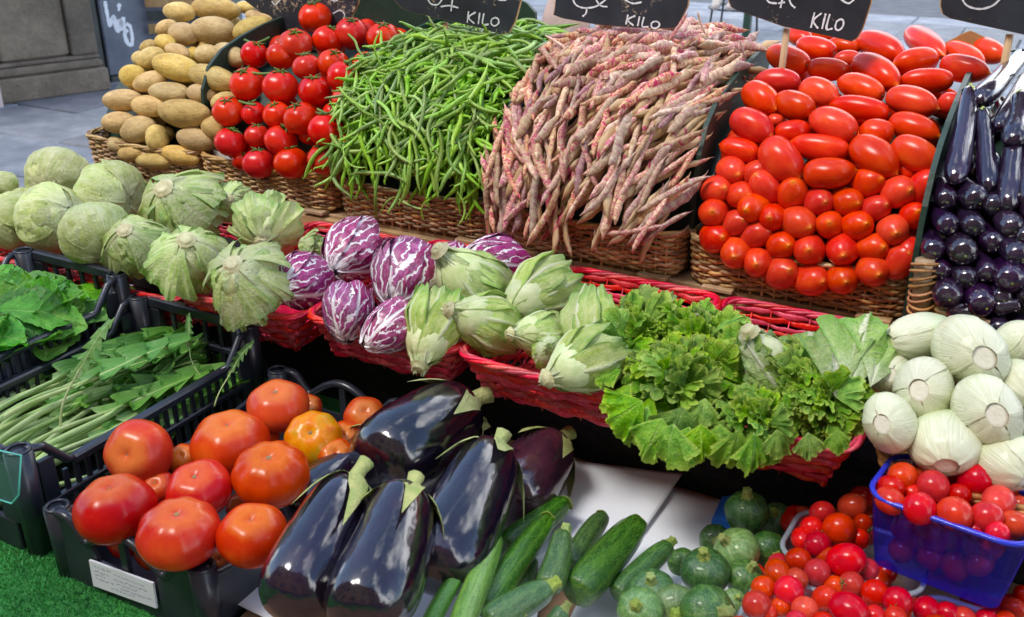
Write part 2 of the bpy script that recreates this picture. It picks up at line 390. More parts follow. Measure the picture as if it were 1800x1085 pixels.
M['frisee'] = m_leaf('curly_lettuce_leaf', (.09,.27,.010), (.20,.43,.022), (.34,.58,.05), (.48,.66,.18), .05, 5, .12, edge=(.50,.66,.09), vs=.2, trans=.25, var=(.012,.1,.25), rough=.33)
M['frisee_w'] = m_leaf('pale_curly_lettuce_leaf', (.24,.42,.06), (.4,.56,.15), (.55,.68,.28), (.8,.83,.62), .3, 8, .55, edge=(.16,.4,.03), trans=.25)
M['spinach'] = m_leaf('broad_green_leaf', (.045,.20,.012), (.10,.35,.03), (.21,.48,.06), (.30,.52,.13), .05, 6, 0, trans=.25, var=(.015,.12,.3), rough=.38)
M['chic'] = m_leaf('chicory_leaf', (.07,.24,.03), (.14,.36,.06), (.25,.48,.12), (.45,.62,.25), .1, 9, .15, trans=.2, var=(.01,.1,.3))
M['chic_stem'] = simple('chicory_stem', (.32,.50,.13), (.56,.68,.28), 10, .4, stretch=(1,1,1), var=(.012,.1,.2))
M['heart'] = simple('lettuce_heart', (.5,.6,.25), (.68,.72,.42), 3, .5, bump=.1, bscale=3, bd=.05)
M['stemcut'] = simple('cut_stem', (.42,.38,.18), (.62,.60,.36), 4, .6, bump=.3, bscale=14)
def m_rad():
    g = NT('radicchio_leaf'); tc = g.n('TexCoord'); mp = g.n('Mapping'); g.l(tc.outputs['UV'], mp.inputs[0]); mp.inputs['Scale'].default_value = (5.5,1.7,1)
    oi = g.n('ObjectInfo'); cb = g.n('CombineXYZ'); g.l(g.math('MULTIPLY', oi.outputs['Random'], 50), cb.inputs[0]); g.l(cb.outputs[0], mp.inputs['Location'])
    s = g.n('SeparateXYZ'); g.l(tc.outputs['UV'], s.inputs[0]); v = g.coord('Object'); w = s.outputs[1]
    t = g.math('ABSOLUTE', g.math('SUBTRACT', s.outputs[0], .5))
    n = g.noise(mp.outputs[0], 1.7, 3.5, .62, 1.1)
    wn = g.noise(g.coord('Object'), 2.6, 3)
    ph = g.math('ADD', g.math('SUBTRACT', g.math('MULTIPLY', w, 3.4), g.math('MULTIPLY', t, 5.0)), g.math('MULTIPLY', wn, 1.8))
    dv_ = g.math('ABSOLUTE', g.math('SUBTRACT', g.math('FRACT', ph), .5))
    th = g.math('SUBTRACT', .24, g.math('MULTIPLY', w, .19))
    v1 = g.n('MapRange'); g.l(dv_, v1.inputs[0]); g.l(th, v1.inputs['From Min']); v1.inputs['From Max'].default_value = 0
    m1 = g.ramp(v1.outputs[0], [(0, 0.0), (.5, 1.0)])
    rid = g.math('ABSOLUTE', g.math('SUBTRACT', n, .5))
    vm = g.math('MAXIMUM', m1, g.ramp(rid, [(.0, .35), (.012, 0.0)]))
    mid = g.ramp(g.math('ADD', t, g.math('MULTIPLY', w, .07)), [(.055, 1.0), (.10, 0.0)])
    base = g.ramp(g.math('ADD', w, g.math('MULTIPLY', g.math('SUBTRACT', wn, .5), .9)), [(.05, 1.0), (.26, 0.0)])
    white = g.math('MAXIMUM', g.math('MAXIMUM', vm, mid), base)
    c = g.ramp(g.noise(v, 3, 4), [(.3, (.15,.006,.06)), (.55, (.34,.02,.16)), (.75, (.50,.10,.32))])
    c = g.mix(white, c, (.80,.76,.78)); c = g.vary(c, .015, .1, .15)
    g.bump(white, .35, .02); return g.fin(c, .33, coat=.15, spec=.5)
M['rad'] = m_rad()
def m_fennel():
    g = NT('fennel_sheath'); tc = g.n('TexCoord'); mp = g.n('Mapping'); g.l(tc.outputs['UV'], mp.inputs[0]); mp.inputs['Scale'].default_value = (34,.8,1)
    v = g.coord('Object'); n = g.noise(mp.outputs[0], 1.4, 3, .6)
    s = g.n('SeparateXYZ'); g.l(tc.outputs['UV'], s.inputs[0])
    c = g.ramp(n, [(.3, (.60,.63,.40)), (.65, (.75,.76,.57))])
    c = g.mix(g.ramp(s.outputs[1], [(.5, 0.0), (1.0, .8)]), c, (.4,.55,.2))
    d = g.ramp(g.noise(v, 7, 5, .7), [(.63, 0.0), (.8, .35)]); c = g.mix(d, c, (.42,.35,.2)); c = g.vary(c, .008, .1, .07)
    g.bump(n, .3, .02); return g.fin(c, .36, coat=.12)
M['fennel'] = m_fennel()
def m_fdisc():
    g = NT('fennel_root_cut'); v = g.coord('Object', rnd=False); tc = g.n('TexCoord')
    ln = g.n('VectorMath', operation='LENGTH'); mp = g.n('Mapping'); g.l(tc.outputs['Object'], mp.inputs[0]); mp.inputs['Scale'].default_value = (1,1,0); g.l(mp.outputs[0], ln.inputs[0])
    d = g.math('ADD', ln.outputs['Value'], g.math('MULTIPLY', g.math('SUBTRACT', g.noise(g.coord('Object'), 14, 3), .5), .05))
    c = g.ramp(d, [(0, (.70,.67,.52)), (.29, (.78,.76,.63)), (.35, (.48,.34,.19)), (.385, (.70,.62,.44)), (.42, (.5,.38,.22)), (.46, (.76,.76,.62))])
    g.bump(g.noise(g.coord('Object'), 9, 3), .12, .02); return g.fin(c, .55)
M['fdisc'] = m_fdisc()
def m_slab():
    g = NT('paving_stone'); v = g.coord('Object', rnd=True)
    c = g.ramp(g.noise(v, 4, 8, .7), [(.25, (.08,.095,.125)), (.5, (.145,.165,.20)), (.75, (.25,.27,.31))])
    c = g.vary(c, .01, .2, .28); g.bump(g.noise(v, 20, 8, .7), .5, .02)
    return g.fin(c, g.math('ADD', g.math('MULTIPLY', g.noise(v, 7), .3), .5))
M['slab'] = m_slab()
M['joint'] = simple('paving_joint', (.07,.08,.1), (.12,.13,.15), 6, .9, bump=.4)
def m_stone():
    g = NT('old_stone'); v = g.coord('Object')
    c = g.ramp(g.noise(v, 3, 9, .75), [(.25, (.07,.062,.05)), (.5, (.19,.16,.125)), (.75, (.34,.285,.22))])
    c = g.mix(g.ramp(g.noise(v, 25, 6, .8), [(.55, 0.0), (.75, .7)]), c, (.13,.12,.115)); c = g.vary(c, .005, .1, .15)
    g.bump(g.noise(v, 30, 8, .75), .8, .03); return g.fin(c, .85)
M['stone'] = m_stone()
M['plaster'] = simple('pink_plaster', (.5,.42,.42), (.62,.55,.55), 4, .8, bump=.3)
M['panel'] = simple('blue_grey_metal_sheet', (.085,.105,.15), (.16,.185,.24), 5, .45, bump=.25, bscale=50, var=(0,.05,.05))
M['spray'] = simple('pale_spray_paint', (.55,.62,.72), (.72,.78,.86), 9, .6)
def m_cloth():
    g = NT('black_cloth'); v = g.coord('Object', rnd=False)
    c = g.ramp(g.noise(v, 60, 6, .8), [(.4, (.008,.008,.009)), (.75, (.03,.029,.028))])
    g.bump(g.noise(v, 400, 2), .4, .001); return g.fin(c, .85, spec=.25)
M['cloth'] = m_cloth()
M['turf'] = simple('green_turf_base', (.01,.10,.015), (.03,.24,.04), 9, .8, bump=.6, bscale=90)
M['blade'] = simple('artificial_grass_blade', (.012,.13,.03), (.06,.42,.07), 9, .6)
def m_punnet(name, tint, diff, fac, rough=.12):
    g = NT(name); tr = g.n('BsdfTransparent'); tr.inputs[0].default_value = (*tint,1); mx = g.n('MixShader'); mx.inputs[0].default_value = fac
    g.fin(diff, rough, coat=.4); g.b.inputs['IOR'].default_value = 1.5
    g.l(tr.outputs[0], mx.inputs[1]); g.l(g.b.outputs[0], mx.inputs[2]); g.l(mx.outputs[0], g.out.inputs[0]); return g.m
M['clear'] = m_punnet('clear_punnet_plastic', (.9,.93,.97), (.45,.5,.58), .22)
M['clear_rim'] = m_punnet('clear_punnet_rim', (.88,.92,.97), (.5,.56,.64), .5)
M['blue'] = m_punnet('blue_punnet_plastic', (.42,.42,1.0), (.03,.03,.6), .24)
M['blue_rim'] = m_punnet('blue_punnet_rim', (.08,.1,.7), (.03,.05,.68), .8)
M['blue_box'] = simple('bright_blue_plastic', (.01,.17,.72), (.02,.22,.8), 4, .35)
M['metal'] = simple('dark_metal', (.03,.04,.04), (.05,.06,.06), 8, .4)
M['shoe'] = simple('pale_leather_shoe', (.32,.29,.27), (.48,.44,.42), 8, .6, bump=.2)
M['denim'] = simple('blue_denim', (.03,.05,.11), (.06,.09,.18), 20, .85, bump=.3)
M['shirt'] = simple('grey_shirt', (.2,.2,.22), (.26,.26,.28), 12, .85)
M['skin'] = simple('skin', (.48,.27,.19), (.55,.33,.24), 8, .55)
M['hair'] = simple('brown_hair', (.04,.02,.01), (.08,.05,.03), 30, .6)
M['sack'] = simple('pinkish_cloth', (.42,.30,.26), (.54,.42,.37), 7, .85, bump=.5, bscale=12, bd=.02)
M['tagpl'] = m_punnet('clear_teal_tag', (.9,1,.98), (.3,.6,.55), .1)
M['teal'] = simple('teal_tag_edge', (.12,.55,.45), (.2,.65,.55), 5, .3)
M['soil'] = simple('dried_leaf_bits', (.08,.07,.03), (.2,.17,.08), 50, .9)
M['kraft'] = simple('brown_kraft_paper', (.36,.21,.07), (.5,.32,.13), 7, .7, bump=.3, bscale=10)
M['ink'] = simple('grey_violet_ink', (.1,.08,.2), (.13,.12,.25), 5, .7)

# ------------------------------------------------------------------ setting: ground, slabs, pillar, shelves
def struct(name, me, mat, parent=None, loc=(0,0,0), rot=None):
    o = ob(name, me, mat, parent, loc, rot)
    if parent is None: o['kind'] = 'structure'
    return o
mb = MB(); mb.add([(-60,-40,-.02),(60,-40,-.02),(60,80,-.02),(-60,80,-.02)], [(0,1,2,3)])
ground = struct('ground', mb.build('ground', False), M['joint'])
slab_me = []
for k in range(5):
    m_ = MB(); e = .006*(k-2)
    m_.box((-.545-e*.3,-.29+e*.2,-.05),(.545,.29,.0), .007); slab_me.append(m_.build('paving_slab', False))
for i in range(-8, 5):
    for j in range(0, 17):
        x = i*1.105 + (j % 2)*.55 + rs.uniform(-.006,.006); y = .9 + j*.592
        o = ob('paving_slab', slab_me[rs.randint(5)], M['slab'], ground, (x, y, rs.uniform(-.004,.004)))
        o.rotation_euler = (rs.uniform(-.003,.003), rs.uniform(-.003,.003), rs.uniform(-.004,.004))
# stone pillar at the far side of the pavement
A = at_z(2, 184, 0); B = at_z(190, 158, 0); dv = (B-A).normalized(); nv = Vector((dv.y, -dv.x, 0))
if nv.dot(CAM-A) < 0: nv = -nv
pil = empty('stone_pillar', 'weathered grey stone pillar with a moulded plinth at the edge of the pavement', 'pillar', A)
def orient(): return Matrix((dv, -nv, Vector((0,0,1)))).transposed().to_quaternion()   # local x along wall, y away from viewer
pil.rotation_mode = 'QUATERNION'; pil.rotation_quaternion = orient(); L = (B-A).length
def pbox(name, a, b, mat, par, bev=.008):
    m_ = MB(); m_.box(a, b, bev); return ob(name, m_.build(name, False), mat, par)
pbox('base_block', (0,-.02,0),(L+.02,1.0,.17), M['stone'], pil, .012)
pbox('plinth', (.0,.0,.172),(L,.98,.235), M['stone'], pil, .02)
pbox('plinth', (.01,.02,.237),(L-.01,.96,.27), M['stone'], pil, .012)
pbox('shaft', (.06,.04,.272),(L*.72,.9,2.6), M['stone'], pil, .02)
pbox('pilaster', (L*.72+.004,.015,.272),(L-.02,.9,2.6), M['stone'], pil, .01)
pbox('shaft', (-.25,.06,.272),(.056,.9,2.6), M['stone'], pil, .01)
o = ob('plastered_wall', (lambda m_: (m_.box((-2.2,-.1,0),(-.01,1.2,3)), m_.build('plastered_wall', False))[1])(MB()), M['plaster'], None, A, orient())
tag(o, 'pale pinkish plastered wall cut by the frame beside the stone pillar', 'wall')
# grey blue metal sheet with graffiti
gp = empty('metal_panel', 'blue-grey metal panel with pale sprayed graffiti behind the potato basket', 'panel', B + dv*.12 - nv*.25)
gp.rotation_mode = 'QUATERNION'; gp.rotation_quaternion = orient()
pbox('sheet', (0,0,.05),(.78,.5,2.4), M['panel'], gp, .01)
pbox('foot_rail', (0,-.012,0),(.78,.48,.046), M['metal'], gp)
pbox('upright', (-.085,.02,0),(-.012,.45,2.4), M['metal'], gp)
G0 = gp.location.copy(); qi = orient().inverted()
bpy.context.view_layer.update()
def stroke3(pts, n, w, off, P0):
    """flat ribbon drawn through measured points on a plane (P0 point, n normal)"""
    Q = []
    for x, y in pts:
        r = ray(x, y); t = (P0-CAM).dot(n)/r.dot(n); Q.append(CAM+r*t+n*off)
    Q2 = []
    for i in range(len(Q)-1):
        p0 = Q[max(i-1,0)]; p1 = Q[i]; p2 = Q[i+1]; p3 = Q[min(i+2,len(Q)-1)]
        for k in range(5):
            t = k/5
            Q2.append(.5*((2*p1)+(p2-p0)*t+(2*p0-5*p1+4*p2-p3)*t*t+(3*p1-3*p2+p3-p0)*t**3))
    Q2.append(Q[-1]); V = []; F = []
    for i, q in enumerate(Q2):
        T = (Q2[min(i+1,len(Q2)-1)]-Q2[max(i-1,0)]).normalized(); S = n.cross(T)*w*.5*(.75+.5*random.random())
        V += [q-S, q+S]
    F = [(2*i,2*i+1,2*i+3,2*i+2) for i in range(len(Q2)-1)]
    return V, F
def strokes(name, sets, n, w, off, P0, mat, parent):
    m_ = MB()
    for pts in sets: m_.add(*stroke3(pts, n, w, off, P0))
    o = ob(name, m_.build(name, False), mat, parent)
    if parent is not None:
        bpy.context.view_layer.update(); o.matrix_parent_inverse = parent.matrix_world.inverted()
    return o
strokes('graffiti', [[(184,2),(188,24),(193,46),(199,28),(204,50),(210,34)],[(208,36),(203,46),(207,55),(213,44),(211,34),(214,54)],
    [(216,30),(219,58)],[(224,52),(219,60),(224,76),(231,78),(232,64),(228,46),(221,42)],[(206,8),(212,12)],[(207,15),(211,17)]], nv, .028, .004, G0, M['spray'], gp)
cr = empty('stacked_crate', 'dark slatted crate with a pale printed band behind the potatoes', 'crate', at_z(262, 60, .35)); cr.rotation_euler = (0,0,.5)
for k in range(4): pbox('slat', (-.0,0,k*.1),(.62,.02,k*.1+.075), M['metal'] if k % 2 else M['rawwood'], cr, .004)
pbox('side', (.622,0,0),(.64,.4,.4), M['metal'], cr, .004)


# ------------------------------------------------------------------ houses across the street behind the viewer
def facade(x0, x1, y, h, mat, label, floors):
    b = empty('house', label, 'house', (0,0,0)); pbox('wall', (x0,y-6,0),(x1,y,h), mat, b, .05)
    pbox('roof', (x0-.2,y-6,h+.01),(x1+.2,y+.45,h+.3), M['rawwood'], b, .05)
    n = int((x1-x0)/2.4); fh = h/floors; me = MB(); me.box((-.5,.0,0),(.5,.03,1.7),.01); gl = me.build('window', False); me = MB()
    me.box((-.62,.0,-.1),(.62,.09,-.004),.01); si = me.build('sill', False)
    for f_ in range(floors):
        for i in range(n):
            x = x0+(x1-x0)*(i+.5)/n; z = f_*fh+.9; w = ob('window', gl, M['glass'], b, (x,y+.002,z)); ob('sill', si, M['stone'], w, (0,0,0))
M['ochre'] = simple('ochre_plaster', (.28,.17,.10), (.36,.23,.14), 1.5, .9)
M['umber'] = simple('dark_red_plaster', (.17,.10,.08), (.23,.14,.11), 1.5, .9)
M['glass'] = simple('dark_window_glass', (.02,.025,.03), (.03,.035,.04), 2, .08)
facade(-14,-3.5,-6.8,11.5,M['umber'],'tall dark red plastered house across the street behind the viewer',3)
facade(-3.2,4.8,-6.2,9.5,M['ochre'],'ochre house directly across the street from the stall',3)
facade(5.1,15,-7.0,12.5,M['umber'],'brownish house across the street at the far right behind the viewer',3)
# stall: shelves and table (large structure that carries everything)
def boxthing(name, a, b, mat, label, cat, bev=.003):
    m_ = MB(); m_.box(a, b, bev); return tag(ob(name, m_.build(name, False), mat), label, cat)
stall = empty('upper_shelf', 'pale wooden shelf edge under the brown wicker baskets', 'shelf', (0,0,0))
pbox('front_batten', (.08,-.036,.866),(2.9,-.022,.893), M['pine'], stall, .002)
pbox('top_board', (.08,-.020,.880),(2.9,.50,.899), M['rawwood'], stall, .002)
for x in (.1, .6, 1.2, 2.0, 2.8): pbox('leg', (x,.02,0),(x+.05,.07,.879), M['rawwood'], stall)
for i in range(5):
    for dx in (.04,.3): pbox('support_block', (i*.38+dx,-.040,.8995),(i*.38+dx+.055,.02,.9065), M['rawwood'], stall, .001)
m_ = MB(); m_.box((.0,-.31,.785),(2.9,-.04,.808),.002)
low = tag(ob('tray_shelf', m_.build('tray_shelf', False), M['cloth']), 'black cloth-covered shelf that carries the red wicker trays', 'shelf')
m_ = MB(); m_.box((.1,-.0205,.5),(2.88,-.0165,.8655))
tag(ob('backing_cloth', m_.build('backing_cloth', False), M['cloth']), 'black cloth closing the gap under the wicker basket shelf', 'cloth')
def apron(u, v):
    x = -.1+3.1*u; dr = (1-v)
    y = -.318 + .010*np.sin(x*23)*dr + .006*np.sin(x*61+1)*dr + .003*np.sin(x*130+v*3)*dr + .004*np.sin(v*9+x*5)
    return x, y, .02+.77*v
o = ob('black_cloth', gridmesh('black_cloth', apron, 420, 20), M['cloth']); tag(o, 'black cloth hanging in soft folds below the red wicker trays', 'cloth')
lt = empty('lower_table', 'low table topped with green artificial turf under the plastic crates', 'table', (0,0,0))
pbox('top', (-.3,-1.45,.648),(2.9,-.335,.678), M['turf'], lt)
for x in (-.2,1.2,2.7):
    for y in (-1.4,-.42): pbox('leg', (x,y,0),(x+.05,y+.05,.647), M['metal'], lt)
V = []; F = []
for i in range(26000):
    if i < 20000: x = rs.uniform(.7,1.35); y = rs.uniform(-1.10,-.88)
    else: x = rs.uniform(.1,1.7); y = rs.uniform(-1.3,-.75)
    a = rs.uniform(0,6.28); w = .0011; h = rs.uniform(.004,.009); lx, ly = rs.normal(0,.0035,2); k = len(V)
    V += [(x-w*math.cos(a),y-w*math.sin(a),.677),(x+w*math.cos(a),y+w*math.sin(a),.677),(x+lx,y+ly,.677+h)]; F.append((k,k+1,k+2))
tag(ob('grass', mesh('grass', V, F, False), M['blade'], None), 'short bright green artificial grass', 'grass', kind='stuff')

# ------------------------------------------------------------------ plastic crates
def post(name, x, y, z0, z1, par, s=.02):
    m_ = MB(); m_.tube([(x,y,z0),(x,y,z1-.004)], [s*.86,s], 10)
    m_.tube([(x+s*.8*math.cos(a), y+s*.8*math.sin(a), z1-.003) for a in np.linspace(0,2*PI,14)[:-1]], .0032, 5, closed=True)
    return ob(name, m_.build(name), M['black_pl'], par)
def crate(X0, Y0, X1, Y1, z0, z1, label):
    c = empty('plastic_crate', label, 'crate', (0,0,0)); mt = M['black_pl']
    pbox('floor', (X0+.01,Y0+.01,z0),(X1-.01,Y1-.01,z0+.012), mt, c, .002)
    for x in (X0+.014,X1-.014):
        for y in (Y0+.014,Y1-.014): post('corner_post', x, y, z0, z1, c)
    hb = (z1-z0)
    for y, s in ((Y0,1),(Y1,-1)):
        ya, yb = sorted((y, y+s*.010))
        pbox('top_rail', (X0+.034,ya-.003,z1-.02),(X1-.034,yb+.003,z1), mt, c, .003)
        pbox('lower_panel', (X0+.034,ya,z0),(X1-.034,yb,z0+.05), mt, c, .002)
        pbox('middle_rail', (X0+.034,ya,z0+hb*.55),(X1-.034,yb,z0+hb*.55+.012), mt, c, .002)
        n = 6; base = None
        for i in range(n):
            xx = X0+.05+(X1-X0-.1)*i/(n-1)-.004
            pbox('slat', (xx,ya+.0015,z0+.051),(xx+.009,yb-.0015,z1-.021), mt, c, .001)
        for x, q in ((X0,1),(X1,-1)):      # corner web
            xa, xb = sorted((x+q*.02, x+q*.058)); pbox('corner_web', (xa,ya-.001,z0+.051),(xb,yb+.001,z1-.022), mt, c, .001)
    for x, s in ((X0,1),(X1,-1)):
        xa, xb = sorted((x, x+s*.010)); zr = z1-.048
        pbox('side_rail', (xa-.003,Y0+.085,zr-.014),(xb+.003,Y1-.085,zr), mt, c, .003)
        pbox('side_rail', (xa,Y0+.034,z0+hb*.38),(xb,Y1-.034,z0+hb*.38+.01), mt, c, .002)
        pbox('lower_panel', (xa,Y0+.034,z0),(xb,Y1-.034,z0+.03), mt, c, .002)
        for yy, q in ((Y0,1),(Y1,-1)):
            m_ = MB(); xm = (xa+xb)/2
            m_.tube([(xm,yy+q*.02,z1-.004),(xm,yy+q*.045,z1-.012),(xm,yy+q*.078,zr-.004),(xm,yy+q*.095,zr-.006)], .0066, 6)
            ob('brace', m_.build('brace'), mt, c)
            ya, yb = sorted((yy+q*.03, yy+q*.055)); pbox('corner_web', (xa+.001,ya,z0+.031),(xb-.001,yb,z1-.03), mt, c, .001)
        n = 19
        sm = MB(); sm.box((-.0025,-.0035,0),(.0025,.0035,zr-.015-z0-.031)); sme = sm.build('side_slat', False)
        for i in range(n):
            ob('side_slat', sme, mt, c, ((xa+xb)/2, Y0+.07+(Y1-Y0-.14)*i/(n-1), z0+.031))
    return c
pbox('riser', (.33,-.89,.6785),(.585,-.455,.717), M['rawwood'], lt)
c1 = crate(.315,-.912,.600,-.438,.718,.89,'black slatted plastic crate full of broad green leaves, at the left edge')
c2 = crate(.610,-.912,.900,-.430,.679,.85,'black slatted plastic crate holding long-stemmed chicory')
# teal-edged clear tag on the front post
tg = empty('plastic_tag', 'clear plastic tag with a teal edge on the front post of the chicory crate', 'tag', (0,0,0))
Y_ = -.935
q = [at_y(*p, Y_) for p in ((-30,785),(38,800),(34,870),(22,885),(-30,868))]
m_ = MB(); m_.prism(q, (0,.0015,0)); ob('sheet', m_.build('sheet', False), M['tagpl'], tg)
m_ = MB(); m_.tube([v+Vector((0,-.001,0)) for v in q], .0013, 5, closed=True); ob('edge', m_.build('edge'), M['teal'], tg)

def crate3():
    X0, Y0, X1, Y1, z0, z1 = .950,-.922,1.236,-.450,.679,.79
    c = empty('plastic_crate', 'black plastic crate with arched handles and a white label, full of beefsteak tomatoes', 'crate', (0,0,0)); mt = M['black_pl']
    pbox('floor', (X0+.01,Y0+.01,z0),(X1-.01,Y1-.01,z0+.012), mt, c, .002)
    for x in (X0+.012,X1-.012):
        for y in (Y0+.012,Y1-.012): post('corner_post', x, y, z0, z1, c, .018)
    def topz(t):   # t in 0..1 along short wall
        e = min(t,1-t)
        if e < .09: return z1-.004
        if e < .24: return z1-.004-.032*(.5-.5*math.cos(PI*(e-.09)/.15))
        return z1-.036+.036*math.sin(PI/2*min(1,(e-.24)/.26))
    for y, s in ((Y0,1),(Y1,-1)):
        P = [(X0+.014+(X1-X0-.028)*t, y+s*.005, topz(t)) for t in np.linspace(.03,.97,44)]
        m_ = MB(); m_.tube(P, .0062, 8, 1.25); ob('handle_rim', m_.build('handle_rim'), mt, c)
        # solid panel with curved upper edge
        m_ = MB(); ts = np.linspace(.04,.96,40); yv = (y+s*.002, y+s*.008)
        up = []
        for t in ts:
            e = min(t,1-t); z = topz(t)-.003
            if e > .27: z = z1-.060 + 0*z + max(0,(.30-e)/.03)*.02
            up.append((X0+.014+(X1-X0-.028)*t, z))
        V = []; F = []
        for (x, z) in up: V += [(x,yv[0],z0),(x,yv[0],z),(x,yv[1],z),(x,yv[1],z0)]
        for i in range(len(up)-1):
            a = 4*i; b = a+4
            F += [(a,b,b+1,a+1),(a+1,b+1,b+2,a+2),(a+2,b+2,b+3,a+3),(a+3,b+3,b,a)]
        F += [(0,1,2,3),(4*len(up)-1,4*len(up)-2,4*len(up)-3,4*len(up)-4)]
        ob('end_panel', mesh('end_panel', V, F, False), mt, c)
        pbox('handle_bar', ((X0+X1)/2-.006,y+s*.005-.004,z1-.07),((X0+X1)/2+.006,y+s*.005+.004,z1-.006), mt, c, .001)
    for x, s in ((X0,1),(X1,-1)):
        def sz(t): return z1-.010-.030*math.sin(PI*min(1,max(0,t)))**.5
        V = []; F = []; ts = np.linspace(0.03,.97,30)
        for t in ts:
            yy = Y0+(Y1-Y0)*t; V += [(x+s*.002,yy,z0),(x+s*.002,yy,sz(t)),(x+s*.008,yy,sz(t)),(x+s*.008,yy,z0)]
        for i in range(len(ts)-1):
            a = 4*i; b = a+4; F += [(a,b,b+1,a+1),(a+1,b+1,b+2,a+2),(a+2,b+2,b+3,a+3),(a+3,b+3,b,a)]
        ob('side_panel', mesh('side_panel', V, F, False), mt, c)
        m_ = MB(); m_.tube([(x+s*.005,Y0+(Y1-Y0)*t,sz(t)) for t in ts], .005, 7); ob('side_rim', m_.build('side_rim'), mt, c)
    # printed label
    n = Vector((0,-1,0)); P0 = Vector((0,Y0-.0015,0))
    q = [at_y(*p, Y0-.0035) for p in ((156,985),(268,1026),(275,1070),(164,1030))]
    m_ = MB(); m_.prism(q, (0,.003,0)); lab = ob('paper_label', m_.build('paper_label', False), M['paper'], c)
    lines = []
    def pt(fx, fy): a = (156+112*fx, 985+41*fx); b = (164+111*fx, 1030+40*fx); return (a[0]+(b[0]-a[0])*fy, a[1]+(b[1]-a[1])*fy)
    for y0, x0, x1 in ((.16,.07,.30),(.22,.38,.82),(.34,.07,.28),(.40,.36,.88),(.47,.07,.24),(.55,.40,.74),(.62,.07,.30),(.70,.45,.92),(.82,.30,.66)):
        x = x0
        while x < x1:
            wl = random.uniform(.03,.09); n_ = max(3,int(wl/.011)); lines.append([pt(x+wl*k/n_, y0+random.uniform(-.03,.03)) for k in range(n_+1)]); x += wl+.018
    strokes('print', lines, n, .0007, .0006, Vector((0,Y0-.0035,0)), M['ink'], lab)
crate3()

# ------------------------------------------------------------------ woven baskets
def rrect(w, d, rc, n):
    a, b = w/2-rc, d/2-rc; segs = []
    for cx, cy, a0 in ((a,b,0),(-a,b,PI/2),(-a,-b,PI),(a,-b,1.5*PI)):
        for k in range(13):
            t = a0+PI/2*k/12; segs.append((cx+rc*math.cos(t), cy+rc*math.sin(t), math.cos(t), math.sin(t)))
    S = np.array(segs+[segs[0]]); L = np.r_[0, np.cumsum(np.linalg.norm(np.diff(S[:,:2],axis=0),axis=1))]
    s = np.linspace(0, L[-1], n+1)[:-1]
    return np.stack([np.interp(s, L, S[:,i]) for i in range(4)],1), s, L[-1]
_weaves = {}
def weave_set(key, w, d, h, flare, rows, rr, sp, amp, rc, flat, jit, rimr, rimn=3, sag=0.0):
    if key in _weaves: return _weaves[key]
    _, _, Lp = rrect(w, d, rc, 8); nst = int(round(Lp/sp)); nst += (nst+1) % 2; sp = Lp/nst
    N = nst*7; P, s, _ = rrect(w, d, rc, N); nrm = P[:,2:]/np.linalg.norm(P[:,2:],axis=1)[:,None]
    def ring(z, off, dz=None):
        q = P[:,:2]-nrm*(flare*(1-z/h))+nrm*off[:,None]
        fr = np.clip(-P[:,1]/(d/2), 0, 1)*np.cos(np.clip(P[:,0]/(w/2),-1,1)*PI/2)
        zz = np.full(N, z)+(dz if dz is not None else 0)-sag*fr*(z/h)
        return np.c_[q, zz]
    strands = []
    for k in range(rows):
        z = h*(k+.6)/(rows+.5)
        off = amp*np.cos(PI*s/sp+k*PI)
        r2 = np.random.RandomState(k*7+len(key)); ph = r2.uniform(0,6.28,6)
        dz = sum(jit*np.sin(2*PI*s/Lp*m+p) for m, p in zip((3,7,12,19,31,45), ph))*.45
        rad = rr*(1+.18*np.sin(2*PI*s/Lp*9+ph[0])+.12*np.sin(2*PI*s/Lp*23+ph[1]))
        # seams where one willow rod ends and the next begins
        for c0 in r2.randint(0, N, 5):
            i = (np.arange(N)-c0) % N; rad = rad*np.where(i < 6, .45+.09*i, 1)
        strands.append(tubemesh('strand', ring(z, off, dz), rad*flat, 5 if flat == 1 else 6, 1/flat, closed=True, up=None if flat == 1 else (0,0,1)))
    rims = []
    for k in range(rimn):
        tw = 2*PI*s/(.11 if rimn > 2 else .2)
        tw = 2*PI*np.round(Lp/.12)*s/Lp + 2*PI*k/rimn
        rr_ = rimr*1.0
        q = ring(h+rimr*.6, rr_*np.cos(tw)+amp*.2, rr_*.85*np.sin(tw)); rims.append(tubemesh('rim_rod', q, rimr*(1+.1*np.sin(s*40+k)), 6, closed=True))
    base = MB(); q = P[::7,:2]-nrm[::7]*(flare+.003); n = len(q)
    base.add([(x,y,.004) for x,y in q]+[(x,y,.0) for x,y in q], [tuple(range(n)), tuple(range(2*n-1,n-1,-1))]+[(i,(i+1)%n+0,n+(i+1)%n,n+i) for i in range(n)])
    st = []
    for i in range(nst):
        j = int(round((i)*7)) % N
        st.append((P[j,0],P[j,1],nrm[j,0],nrm[j,1], sag*max(0,-P[j,1]/(d/2))*math.cos(min(1,abs(P[j,0])/(w/2))*PI/2)))
    sme = tubemesh('stake', [(0-flare,0,0),(-flare*.5,0,h*.5),(0,0,h)], rr*.75, 5)
    _weaves[key] = (strands, rims, base.build('woven_base', False), st, sme); return _weaves[key]
def basket(loc, label, key, mat, name='wicker_basket', cat='basket', rotz=0, group=None, **kw):
    strands, rims, base, st, sme = weave_set(key, **kw)
    b = empty(name, label, cat, loc, group=group); b.rotation_euler = (0,0,rotz)
    for s_ in strands: ob('strand', s_, mat, b)
    for s_ in rims: ob('rim_rod', s_, mat, b)
    ob('woven_base', base, mat, b)
    for (x,y,nx,ny,dz) in st:
        o = ob('stake', sme, mat, b, (x,y,-dz*.6)); o.rotation_euler = (0,0,math.atan2(ny,nx))
    return b
